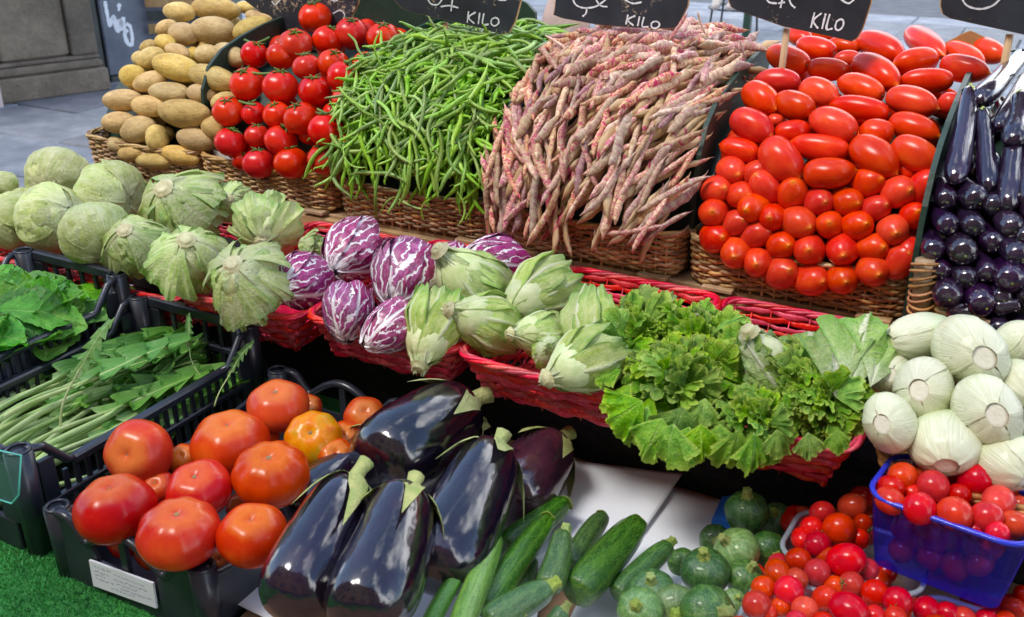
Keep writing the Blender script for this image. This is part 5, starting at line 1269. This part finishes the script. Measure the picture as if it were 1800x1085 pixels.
# spinach-like greens: bunches of broad leaves in the left crate
lab = ['in the back right corner','along the right side','in the middle','at the front','at the back left','on the left','at the near left corner']
def leafbunch(name, label, cat, cx, cy, cz, n, L_, mes, mat, ang, spread, sx=.06, sy=.09, lean=.18):
    e = empty(name, label, cat, (cx,cy,cz))
    for k in range(n):
        a = ang+rs.normal(0,spread); D = Vector((math.cos(a),math.sin(a),rs.normal(.05,lean)))
        P = Vector((rs.normal(0,sx),rs.normal(0,sy),rs.uniform(-.012,.022)+k*.0006))
        l = L_*rs.uniform(.75,1.2)
        ob('leaf', mes[rs.randint(len(mes))], mat, e, P-D*l*.5, leaf_rot(D, Vector((rs.normal(0,.35)+.1,rs.normal(0,.35)-.3,1)), rs.normal(0,.3)), l)
    return e
for i, (x, y) in enumerate([(.52,-.55),(.52,-.65),(.45,-.63),(.51,-.77),(.41,-.55),(.38,-.71),(.46,-.81)]):
    leafbunch('leafy_greens', f'bunch of broad dark green leaves {lab[i]} of the left crate', 'leafy greens', x, y, .825+.012*(i in (1,2)), 22, .125, sp, M['spinach'], rs.uniform(0,6.28), 1.2, .035, .05)
# chicory: long stems with jagged blades, stems to the front-left, blades to the back-right
def chic_me(seed):
    r2 = np.random.RandomState(seed); n = 26; s = np.linspace(0,1,n); bx = r2.uniform(-.12,.12); bz = r2.uniform(.02,.08)
    P = np.c_[bx*np.sin(PI*s)+.02*np.sin(7*s+seed), s, bz*np.sin(PI*s)+.015*np.sin(9*s)]
    st = tubemesh('stem', P, .0135*(1-.72*s)+.002, 6, .7, up=(0,0,1)); p = r2.uniform(0,6.28,4)
    def fn(u, v):
        t = u*2-1; q = .50+.52*v; cx = bx*np.sin(PI*q)+.02*np.sin(7*q+seed); cz = bz*np.sin(PI*q)+.015*np.sin(9*q)
        lob = .62+.38*np.sin(v*34+p[0]*np.sign(t))*np.clip(1.4-v,0,1); wd = .014+.062*np.sin(PI*np.clip(v*.93+.05,0,1))**.8*lob
        x = cx+t*wd; z = cz+.006+.03*t*t*np.sin(p[2])+.012*abs(t)*np.sin(v*22+p[1]+t)
        return x, q-.03*abs(t)*np.sin(v*34+p[0]*np.sign(t)), z
    return st, gridmesh('blade', fn, 8, 60)
ch = [chic_me(700+k) for k in range(8)]
cl = ['lying along the near side','in the middle of the crate','lying along the far side','laid across on top','at the front with pale stem ends']
for i in range(5):
    e = empty('chicory_bunch', f'bunch of long-stemmed jagged chicory {cl[i]}', 'chicory', (0,0,0))
    for k in range(17 if i != 3 else 6):
        x = [.835,.77,.69,.75,.78][i]+rs.normal(0,.022); y0 = -.90+rs.uniform(0,.05)-(.03 if i == 4 else 0); L_ = rs.uniform(.36,.47)*(.75 if i == 4 else 1)
        a = rs.normal(.10,.10)+(.25 if i == 3 else 0)
        z = .712+rs.uniform(0,.05)+(.02 if i == 3 else 0)
        D = Vector((math.sin(a)*.9-.02,math.cos(a),rs.normal(.03,.04))); st, bl_ = ch[rs.randint(8)]
        q = leaf_rot(D, Vector((rs.normal(0,.25),-.15,1)))
        o = ob('stem', st, M['chic_stem'], e, (x-.05,y0,z), q, L_); ob('blade', bl_, M['chic'], o)
for i, (a, b, lb) in enumerate([((350,640),(318,560),'single chicory leaf standing up against the back of its crate'),((130,720),(180,575),'chicory leaf standing at the left wall of its crate'),((395,690),(432,612),'chicory leaf poking over the right side of its crate')]):
    P = at_z(*a, .80); Q = P+(UP*(a[1]-b[1])+RT*(b[0]-a[0]))*dep(P)/FPX+Vector((0,.02,0)); st, bl_ = ch[i]; L_ = (Q-P).length*1.3
    e = empty('chicory_leaf', lb, 'chicory', P-(Q-P)*.3, leaf_rot(Q-P, -FW), L_); ob('stem', st, M['chic_stem'], e); ob('blade', bl_, M['chic'], e)
# bits of dried leaf in the bare patch
V = []; F = []
for i in range(260):
    P = hit(*(Z6(1300+rs.normal(0,45), 800+rs.normal(0,28))), [(-3,.812),(3,.812)]); k = len(V); a, b = rs.normal(0,.005,3), rs.normal(0,.002,3)
    V += [P, P+Vector(a), P+Vector(a)+Vector(b)+Vector((0,0,.002)), P+Vector(b)+Vector((0,0,.003))]; F.append((k,k+1,k+2,k+3))
tag(ob('debris', mesh('debris', V, F, False), M['soil']), 'dry leaf crumbs on the bare tray bottom', 'debris', kind='stuff')

# ------------------------------------------------------------------ beefsteak tomatoes
B2 = lambda x, y: (x/2.713, 685+y/2.713)
C3 = plane(.805, .06, -.68); C3b = plane(.745)
for (x, y, r, px_, py_, b, m, lb) in [(665,305,162,-.2,-.1,.0,'beef','beefsteak tomato resting on the left edge of the crate'),(1100,262,185,.0,-.85,.0,'beef','large beefsteak tomato with a torn brown scar at the back'),
   (1292,405,180,.05,-.8,.03,'beef','large round beefsteak tomato next to the aubergines'),(548,570,188,-.05,-.9,.03,'beef','beefsteak tomato nearest the front left post'),(952,478,155,-.05,-.75,.02,'beef','deep red beefsteak tomato in the middle of the crate'),
   (858,685,194,.05,-.85,.05,'beef','largest beefsteak tomato at the front with a dark stem hole'),(1208,695,166,.05,-.8,.04,'beef','beefsteak tomato at the front right, against the side panel'),
   (1325,80,146,.0,-.8,.02,'beef','smaller beefsteak tomato perched at the back'),(1495,235,136,.0,-.45,.0,'beef_y','half-ripe yellow-orange tomato with a pale split'),
   (1470,85,66,.2,-.5,-.06,'beef','red tomato behind the perched one'),(755,470,85,0,-.6,-.06,'beef','red tomato low between two larger ones'),(880,335,80,0,-.5,-.06,'beef','dark red tomato in shade behind the middle one'),
   (1600,325,98,.1,-.5,-.03,'beef','orange tomato half behind the aubergines'),(1250,230,80,.2,-.5,-.05,'beef','red tomato tucked behind the scarred one'),(410,690,90,-.2,-.4,-.05,'beef','tomato deep in the front left corner'),
   (500,780,90,-.2,-.4,-.04,'beef','tomato seen through the front handle'),(1045,820,76,.2,-.4,-.02,'beef','tomato low behind the front right post'),(690,800,84,0,-.4,-.03,'beef','orange tomato seen through the handle opening'),
   (870,920,70,0,-.3,-.02,'beef','red tomato seen low through the handle opening'),(1150,560,70,0,-.4,-.07,'beef','dark red tomato in the gap below the round one'),(1740,130,100,.1,-.5,-.02,'beef','orange-red tomato behind the top aubergine'),(1640,240,90,.1,-.5,-.04,'beef','tomato hidden behind the top aubergine')]:
    X, Y = B2(x, y)
    lowt = any(k_ in lb for k_ in ('handle','corner','low behind')); b = 0 if lowt else b
    o = place_ball('beefsteak_tomato', beef_me[rs.randint(6)], M[m], X, Y, r/2.713*.98, C3b if lowt else C3, lb, 'tomato', 'beefsteak tomatoes in the black crate', pole=(px_,py_), bias=b, scl=(1,1,1.05))
    if lowt: o.location.y = max(o.location.y, -.905+o.scale.x); o.location.x = min(max(o.location.x, .965+o.scale.x), 1.225-o.scale.x)
    w_ = .075; ob('stem_scar', beef_me[1], M['scar'], o, (0,0,.60), None, (w_,w_,.05))

# ------------------------------------------------------------------ paper, cardboard tray, aubergines, courgettes
ZP = .700
tr = empty('cardboard_tray', 'shallow cardboard tray under the white paper and aubergines', 'tray', (0,0,0))
q = [at_z(395,1052,ZP-.003), at_z(700,1300,ZP-.003), at_z(1900,1300,ZP-.003), at_z(1900,1000,ZP-.003), at_z(1285,884,ZP-.003), at_z(960,802,ZP-.003)]
q = [Vector((1.245,q[0].y-.01,0)), Vector((1.26,-1.25,0)), Vector((2.3,-1.25,0)), Vector((2.3,-.335,0)), Vector((1.30,-.335,0)), Vector((1.245,-.42,0))]
m_ = MB(); m_.prism([v+Vector((0,0,.680)) for v in q], (0,0,.013)); ob('tray_body', m_.build('tray_body', False), M['card'], tr)
def sheet_z(pts, label, z, curl=.004, seed=0):
    rows = [[at_z(x, y, z) for x, y in row] for row in pts]; A_ = np.array([[tuple(v) for v in row] for row in rows]); w = wob(seed, 5, 14)
    nu = nv = 26
    def fn(u, v):
        a, b, c, d = A_[0,0], A_[0,1], A_[1,0], A_[1,1]
        P = (1-u)[...,None]*(1-v)[...,None]*a+u[...,None]*(1-v)[...,None]*b+(1-u)[...,None]*v[...,None]*c+(u*v)[...,None]*d
        return P[...,0], P[...,1], P[...,2]+curl*(.5+.5*w(P[...,0],P[...,1],P[...,2]))+.012*np.clip(u-.8,0,1)*np.clip(1-v*3,0,1)
    o = ob('white_paper', gridmesh('white_paper', fn, nu, nv), M['paper']); s_ = o.modifiers.new('t','SOLIDIFY'); s_.thickness = .0004
    return tag(o, label, 'paper')
sheet_z([[(940,803),(1200,838)],[(900,1000),(1085,1000)]], 'upper sheet of white paper whose corner sticks up behind the courgettes', .7035, .005, 3)
sheet_z([[(1120,842),(1275,884)],[(900,1300),(1500,1300)]], 'white paper sheet under the round courgettes', .6955, .003, 5)
sheet_z([[(620,800),(1000,812)],[(390,1052),(900,1300)]], 'white paper sheet under the big aubergines', .699, .003, 9)
blb = tag(ob('blue_box', (lambda m_: (m_.prism([at_z(1268,885,.712),at_z(1300,880,.712),at_z(1330,935,.712),at_z(1250,925,.712)], (0,0,.012)), m_.build('blue_box', False))[1])(MB()), M['blue_box']), 'small bright blue plastic piece between the paper and the round courgettes', 'plastic')
SA = plane(.775)
Z3 = lambda x, y: (400+x/2.237, 600+y/2.237)
big = [((935,250),(560,520),320,.06,0,'egg','glossy aubergine lying on top of the aubergine pile'),((490,560),(235,1060),285,.07,1,'egg','front left aubergine with its green stalk upright'),
 ((715,600),(520,1130),300,.07,2,'egg','front middle aubergine with a broad green cap'),((1050,435),(800,950),290,.02,3,'egg','right aubergine with a splayed yellow-green cap'),
 ((1290,400),(1085,660),250,-.05,0,'egg_r','purple-brown aubergine at the back right on the white paper'),((620,380),(270,690),200,-.02,1,'egg','dark aubergine tucked behind the front left one'),
 ((985,340),(840,560),170,-.03,2,'egg','aubergine glimpsed between the top and the right ones')]
for i, (a, b, w, bias, k, m, lb) in enumerate(big):
    o, r, hl = place_long('aubergine', aub[k], M[m], Z3(*a), Z3(*b), w/2.237*1.17, SA, lb, 'aubergine', None, bias=bias, tow0=[.03,.085,.085,.07,.03,0,0][i])
    s_ = 1.22
    c = ob('calyx', aub_cal[i % 4], M['egg_cal'], o, (0,0,.985), None, (s_,s_,r/hl*(1.3 if i == 1 else 1)))
def zuc_me(seed, thick=1.0):
    P = [(0,-1),(.5,-.99),(.82,-.95),(.97,-.85),(1.02,-.6),(1,-.2),(.95,.25),(.86,.6),(.74,.8),(.6,.9),(.56,.93)]
    w = wob(seed, 4, 1.4)
    return revolve('courgette', P, 30, lambda T,Z,Rr: 1+.045*np.cos(5*T)*np.clip(Z+.6,0,1.4)+.03*w(Rr*np.cos(T),Rr*np.sin(T),Z), bend=[.1,-.15,.25,-.05][seed % 4], rings=24)
zm = [zuc_me(800+k) for k in range(4)]
def zstem(seed):
    return revolve('stem', [(.62,-.25),(.60,-.1),(.45,.1),(.36,.5),(.42,.72),(.40,.76),(0,.74)], 20, lambda T,Z,Rr: 1+.16*np.cos(5*T)+.05*np.cos(9*T+seed))
zs_ = [zstem(k) for k in range(2)]
capme = revolve('cut_end', [(.56,-.02),(.60,.02),(.5,.05),(0,.04)], 20, lambda T,Z,Rr: 1+.05*np.cos(5*T))
ZC = lambda x, y: (700+x/3, 750+y/3)
SZ = plane(.735)
for (a, b, w, bias, m, stem, lb) in [((335,740),(150,1060),92,.06,'zuc_l',1,'slim light green courgette with a yellow stalk, leftmost'),((515,570),(310,1100),128,.08,'zuc_l',0,'light green courgette with a blunt cut end, beside the aubergine'),
  ((900,395),(560,640),135,.0,'zuc',0,'dark courgette lying highest on the white paper'),((800,470),(440,960),140,.04,'zuc',0,'long dark courgette with a pale edged cut end'),
  ((878,560),(800,860),138,.06,'zuc',1,'short courgette with a pale pointed stalk, upright in the middle'),((1080,460),(900,740),115,.0,'zuc',0,'courgette lying left of the thickest one'),
  ((1270,500),(930,890),185,.03,'zuc',0,'thickest courgette, scratched, lying on the white paper'),((1430,620),(1140,890),118,.0,'zuc',1,'curved courgette with a brown stalk on the white paper'),
  ((800,840),(470,1040),158,.11,'zuc',1,'front courgette with a yellow-green frilled stalk'),((640,880),(560,960),80,.05,'zuc',1,'courgette tip poking out behind the front one'),
  ((700,700),(650,860),110,-.02,'zuc',0,'dark courgette in shade beneath the others'),((880,960),(800,1080),100,.10,'zuc',1,'courgette with a frilly yellow stalk at the lower edge'),((620,1010),(480,1130),150,.08,'zuc',1,'courgette cut by the bottom edge')]:
    k = rs.randint(4); o, r, hl = place_long('courgette', zm[k], M[m], ZC(*a), ZC(*b), w/3*1.1, SZ, lb, 'courgette', None, bias=bias, tow0=.035 if stem else .012)
    if stem: ob('stem', zs_[k % 2], M['zuc_stem'], o, (0,0,.96), None, (.92,.92,r/hl*1.0))
    else: ob('cut_end', capme, M['zuc_stem'], o, (0,0,.93), None, (1,1,r/hl))
def rz_me(seed):
    w = wob(seed, 4, 1.3)
    P = [(0,-.86),(.2,-.9),(.5,-.82),(.85,-.5),(1,0),(.93,.38),(.72,.66),(.45,.80),(.25,.84),(0,.84)]
    return revolve('round_courgette', P, 36, lambda T,Z,Rr: 1+.018*np.cos(8*T)+.035*w(Rr*np.cos(T),Rr*np.sin(T),Z), rings=22)
rzm = [rz_me(820+k) for k in range(3)]
rst = [revolve('stem', [(.36,-.12),(.30,.0),(.21,.12),(.17,.3),(.2,.42),(.16,.46),(0,.44)], 20, lambda T,Z,Rr,k=k: 1+.16*np.cos(5*T)+.06*np.cos(11*T+k)) for k in range(2)]
Z8 = lambda x, y: (1200+x/3, 750+y/3)
SR = plane(.735, .10, -.5)
for (x, y, r, dx, dy, b, m, lb) in [(340,450,118,-.1,-.9,.03,'zuc_r','topmost round courgette with an upright pale stalk'),(495,492,92,-.35,-.6,-.02,'zuc_r','round courgette right behind the topmost one'),(170,600,84,-.1,-.2,-.03,'zuc_r','dark round courgette without visible stalk at the back left'),
  (285,655,122,-.65,-.6,.03,'zuc_r2','pale streaked round courgette with a brown-edged stalk'),(448,655,106,.3,.1,.0,'zuc_r','speckled round courgette beside the clear punnet'),(118,768,132,-.15,-.85,.06,'zuc_r','large dark round courgette with a short stalk and a brown scar'),
  (325,800,105,.25,-.75,.04,'zuc_r','round courgette with a long dry stalk'),(270,925,70,.1,-.6,.05,'zuc_r2','small round courgette with a yellow-green stalk'),(130,985,150,.5,-.3,.08,'zuc_r','round courgette with its stalk turned right, at the bottom'),
  (-160,875,125,-.15,-.75,.06,'zuc_r','round courgette with a square pale stalk, leftmost of the pile'),(-40,955,128,-.1,.0,.06,'zuc_r2','pale green round courgette cut by the bottom edge'),(-225,970,122,-.3,-.5,.08,'zuc_r2','light round courgette beside the frilly stalk'),(0,720,80,0,0,-.04,'zuc_r','round courgette in shade at the left of the pile')]:
    X, Y = Z8(x, y); k = rs.randint(3)
    o = place_ball('round_courgette', rzm[k], M[m], X, Y, r/3, SR, lb, 'round courgette', 'round courgettes on the paper', pole=(dx,dy), bias=b)
    ob('stem', rst[k % 2], M['zuc_stem'], o, (0,0,.80))

# ------------------------------------------------------------------ punnets and cherry tomatoes
def punnet(loc, w, d, h, ang, mat, rim, name, label, rc=.03, taper=.016, ribs=26):
    e = empty(name, label, 'punnet', loc); e.rotation_euler = (0,0,ang)
    Pm, s, Lp = rrect(w, d, rc, 160); nr = Pm[:,2:]/np.linalg.norm(Pm[:,2:],axis=1)[:,None]; V = []; rows = 10
    for j in range(rows+1):
        z = h*j/rows; off = -taper*(1-z/h) + .0009*np.sign(np.sin(s/Lp*2*PI*ribs))*(1 if .1 < z/h < .85 else 0)
        q = Pm[:,:2]+nr*off[:,None]; V.append(np.c_[q, np.full(len(q), z)])
    ob('wall', mesh('wall', np.vstack(V), gfaces(160, rows, True)), mat, e)
    q = Pm[:,:2]-nr*taper; m_ = MB(); n = 160; m_.add([(x,y,.001) for x,y in q], [tuple(range(n))]); ob('bottom', m_.build('bottom', False), mat, e)
    V = []
    for off, z in ((0,h-.004),(.0035,h-.003),(.0045,h),(.003,h+.0022),(-.001,h+.0022),(-.0025,h)): V.append(np.c_[Pm[:,:2]+nr*off, np.full(n, z)])
    ob('rim', mesh('rim', np.vstack(V), gfaces(n, 5, True)), rim, e)
    return e
def center(px, z):
    q = [at_z(x, y, z) for x, y in px]; return sum(q, Vector())/len(q)
zb = .890      # rim height of the blue punnet
b0 = at_z(1528,870,zb); b1 = at_z(1762,952,zb)      # front rim line
bd = (b1-b0); ba = math.atan2(bd.y, bd.x); bw = .178; bdp = .118
bn = Vector((-math.sin(ba), math.cos(ba), 0)); bc = b0+bd.normalized()*(bw/2-.004)+bn*(bdp/2); bc.z = zb-.105
punnet(bc, bw, bdp, .105, ba, M['blue'], M['blue_rim'], 'blue_punnet', 'translucent blue plastic punnet full of small red tomatoes', ribs=34)
zc = .775
def cpun(px, z, w, d, ang, lb, h=.065):
    c = at_z(*px, z); c = c + Vector((math.cos(ang)*w/2-math.sin(ang)*d/2, math.sin(ang)*w/2+math.cos(ang)*d/2, -h)); return punnet(c, w, d, h, ang, M['clear'], M['clear_rim'], 'clear_punnet', lb, ribs=28)
cpun((1366,972), .775, .17, .115, -.05, 'clear plastic punnet of cherry tomatoes at the back, left of the blue one')
cpun((1284,1115), .770, .185, .125, -.02, 'clear plastic punnet of cherry tomatoes at the front')
cpun((1585,1150), .755, .17, .125, -.05, 'clear plastic punnet of cherry tomatoes under the blue punnet', h=.06)
CH = [('blue', [[(1290,200,62),(1420,240,66),(1160,265,76)],[(1300,242,72),(1540,285,96),(1095,322,66)],[(1215,355,52),(1320,315,86),(1455,362,62),(1712,322,72)],[(1095,392,70),(1250,432,88),(1432,462,92),(1665,395,84),(1770,412,50)],[(1545,545,45),(1600,478,82),(1750,512,68),(1660,562,62)]], plane(zb-.006,.0), 'the blue punnet'),
 ('back', [[(735,455,62),(895,422,72),(950,372,55)],[(680,535,62),(825,540,86),(950,512,52)],[(628,592,56),(712,625,72),(935,592,52)],[(760,690,56),(860,705,88)]], plane(.792), 'the back clear punnet'),
 ('front', [[(610,705,66),(500,770,66),(710,768,70)],[(600,805,58),(975,752,58),(425,852,66),(800,842,56)],[(560,865,78),(890,832,68),(390,940,76),(755,912,72)],[(520,950,52),(645,965,68),(1015,880,74),(1132,920,76)],[(440,985,60),(875,965,88),(1010,1000,60),(600,1030,60),(740,1040,60),(1120,1010,60),(300,1060,60)]], plane(.785), 'the front clear punnet'),
 ('right', [[(1285,965,68),(1395,985,60)],[(1480,1010,60),(1750,955,50),(1790,880,44),(1600,1020,60),(1340,1050,60),(1700,1030,60)]], plane(.765), 'the right clear punnet')]
for key, rows, sf, where in CH:
    for i, row in enumerate(rows):
        row = sorted(row)
        for j, (x, y, r) in enumerate(row):
            X, Y = Z8(x, y); k = rs.randint(3)
            o = place_ball('cherry_tomato', cherry_me[k], M['cherry'], X, Y, r/3*.98, sf, rowlab(i,0,j,len(row),'small red tomato',where), 'tomato', 'small red tomatoes in the punnets', pole=(rs.uniform(-.9,.9),rs.uniform(-.7,.5)), bias=.012*(1 if r > 75 else -1 if r < 58 else 0))
            if rs.rand() < .32: ob('calyx', stars[rs.randint(4)], M['calyx'], o, (0,0,.93), None, .9)
for k in range(46):
    x, y = rs.uniform(-.054,.054), rs.uniform(-.026,.026); P = bc+Vector((math.cos(ba)*x-math.sin(ba)*y, math.sin(ba)*x+math.cos(ba)*y, rs.uniform(.018,.085)))
    tag(ob('cherry_tomato', cherry_me[k % 3], M['cherry'], None, P, zrot(rs.normal(size=3)), .0155), 'small tomato seen dimly through the blue plastic', 'tomato', 'small tomatoes deep inside the blue punnet')
for (lo, hi, zz, n) in ((( 1385,900),(1520,960),.745,16),((1320,990),(1590,1085),.735,26),((1600,1060),(1790,1085),.735,10)):
    for k in range(n):
        P = at_z(rs.uniform(lo[0],hi[0]), rs.uniform(lo[1],hi[1]), zz); tag(ob('cherry_tomato', cherry_me[k % 3], M['cherry'], None, P, zrot(rs.normal(size=3)), .015), 'small tomato in the lower layer of a clear punnet', 'tomato', 'small tomatoes in the lower layer')

# ------------------------------------------------------------------ bar stool and seated person beyond the stall (only shoes and rungs show)
fz = .30; F0 = at_z(1266, 14, fz); st0 = Vector((F0.x+.05, F0.y+.32, 0))
st = empty('bar_stool', 'dark metal bar stool whose thin legs and foot ring show at the top', 'stool', st0)
for dx, dy in ((-.19,-.19),(.19,-.19),(-.19,.19),(.19,.19)):
    m_ = MB(); m_.tube([(dx,dy,0),(dx*.75,dy*.75,.74)], .011, 8); ob('leg', m_.build('leg'), M['metal'], st)
m_ = MB(); m_.tube([(.255*math.cos(a), .255*math.sin(a), .27) for a in np.linspace(0,2*PI,33)[:-1]], .010, 6, closed=True); ob('foot_ring', m_.build('foot_ring'), M['metal'], st)
m_ = MB(); m_.tube([(0,0,.741),(0,0,.785)], .19, 24); ob('seat', m_.build('seat'), M['rawwood'], st)
T0 = at_z(1312, 60, .25); tb = empty('cafe_table', 'slim high table whose dark leg stands right of the stool', 'table', (T0.x, T0.y, 0))
m_ = MB(); m_.box((-.03,-.03,0),(.03,.03,1.05),.004); ob('leg', m_.build('leg', False), M['board'], tb)
m_ = MB(); m_.tube([(0,0,1.052),(0,0,1.08)], .3, 28); ob('table_top', m_.build('table_top'), M['rawwood'], tb)
m_ = MB(); m_.box((-.2,-.2,0),(.2,.2,.012),.003); ob('foot_plate', m_.build('foot_plate', False), M['metal'], tb)
def skin_body(name, J, E_, Rr, mat, parent=None, root=0):
    me = bpy.data.meshes.new(name); me.from_pydata([tuple(j) for j in J], E_, []); me.materials.append(mat)
    o = bpy.data.objects.new(name, me); link(o, parent); md = o.modifiers.new('skin','SKIN')
    for i, r in enumerate(Rr): me.skin_vertices[0].data[i].radius = (r, r)
    me.skin_vertices[0].data[root].use_root = True; md.use_smooth_shade = True
    sb = o.modifiers.new('sub','SUBSURF'); sb.levels = 2; sb.render_levels = 2; return o
S = st0; z0 = .80
J = [(0,0,z0+.06),(0,.0,z0+.22),(0,-.01,z0+.40),(0,-.02,z0+.50),(0,-.04,z0+.58),(0,-.05,z0+.68),(0,-.05,z0+.76),
     (-.17,-.01,z0+.46),(-.23,-.10,z0+.22),(-.10,-.30,z0+.14),(-.04,-.38,z0+.13),(.17,-.01,z0+.46),(.23,-.10,z0+.22),(.10,-.30,z0+.14),(.04,-.38,z0+.13),
     (-.10,-.04,z0+.05),(-.12,-.42,z0+.04),(-.08,-.34,.42),(.10,-.04,z0+.05),(.12,-.42,z0+.04),(.10,-.33,.42)]
Ed = [(0,1),(1,2),(2,3),(3,4),(4,5),(5,6),(3,7),(7,8),(8,9),(9,10),(3,11),(11,12),(12,13),(13,14),(0,15),(15,16),(16,17),(0,18),(18,19),(19,20)]
Rd = [.14,.125,.14,.11,.05,.09,.08,.06,.045,.035,.03,.06,.045,.035,.03,.10,.065,.045,.10,.065,.045]
per = skin_body('person', [Vector(j)+S for j in J], Ed, Rd, M['shirt']); tag(per, 'person seated on the bar stool, only pale shoes visible at the top', 'person')
def shoe(x, y, z, a):
    c_, s_ = math.cos(a), math.sin(a); f_ = lambda p: Vector((S.x+x+p[0]*c_-p[1]*s_, S.y+y+p[0]*s_+p[1]*c_, z+p[2]))
    return skin_body('shoe', [f_((0,.02,.12)),f_((0,.01,.05)),f_((0,-.08,.035)),f_((0,-.17,.022)),f_((0,.05,.03))], [(0,1),(1,2),(2,3),(1,4)], [.045,.048,.045,.035,.035], M['shoe'], per, 1)
shoe(-.08,-.33,.30,.15); shoe(.10,-.32,.30,-.2)
hd = skin_body('hair', [Vector((0,-.03,z0+.80))+S, Vector((0,.01,z0+.72))+S], [(0,1)], [.095,.07], M['hair'], per)
tr_ = skin_body('trousers', [Vector(J[i])+S for i in (0,15,16,17,18,19,20)], [(0,1),(1,2),(2,3),(0,4),(4,5),(5,6)], [.15,.108,.073,.055,.108,.073,.055], M['denim'], per)
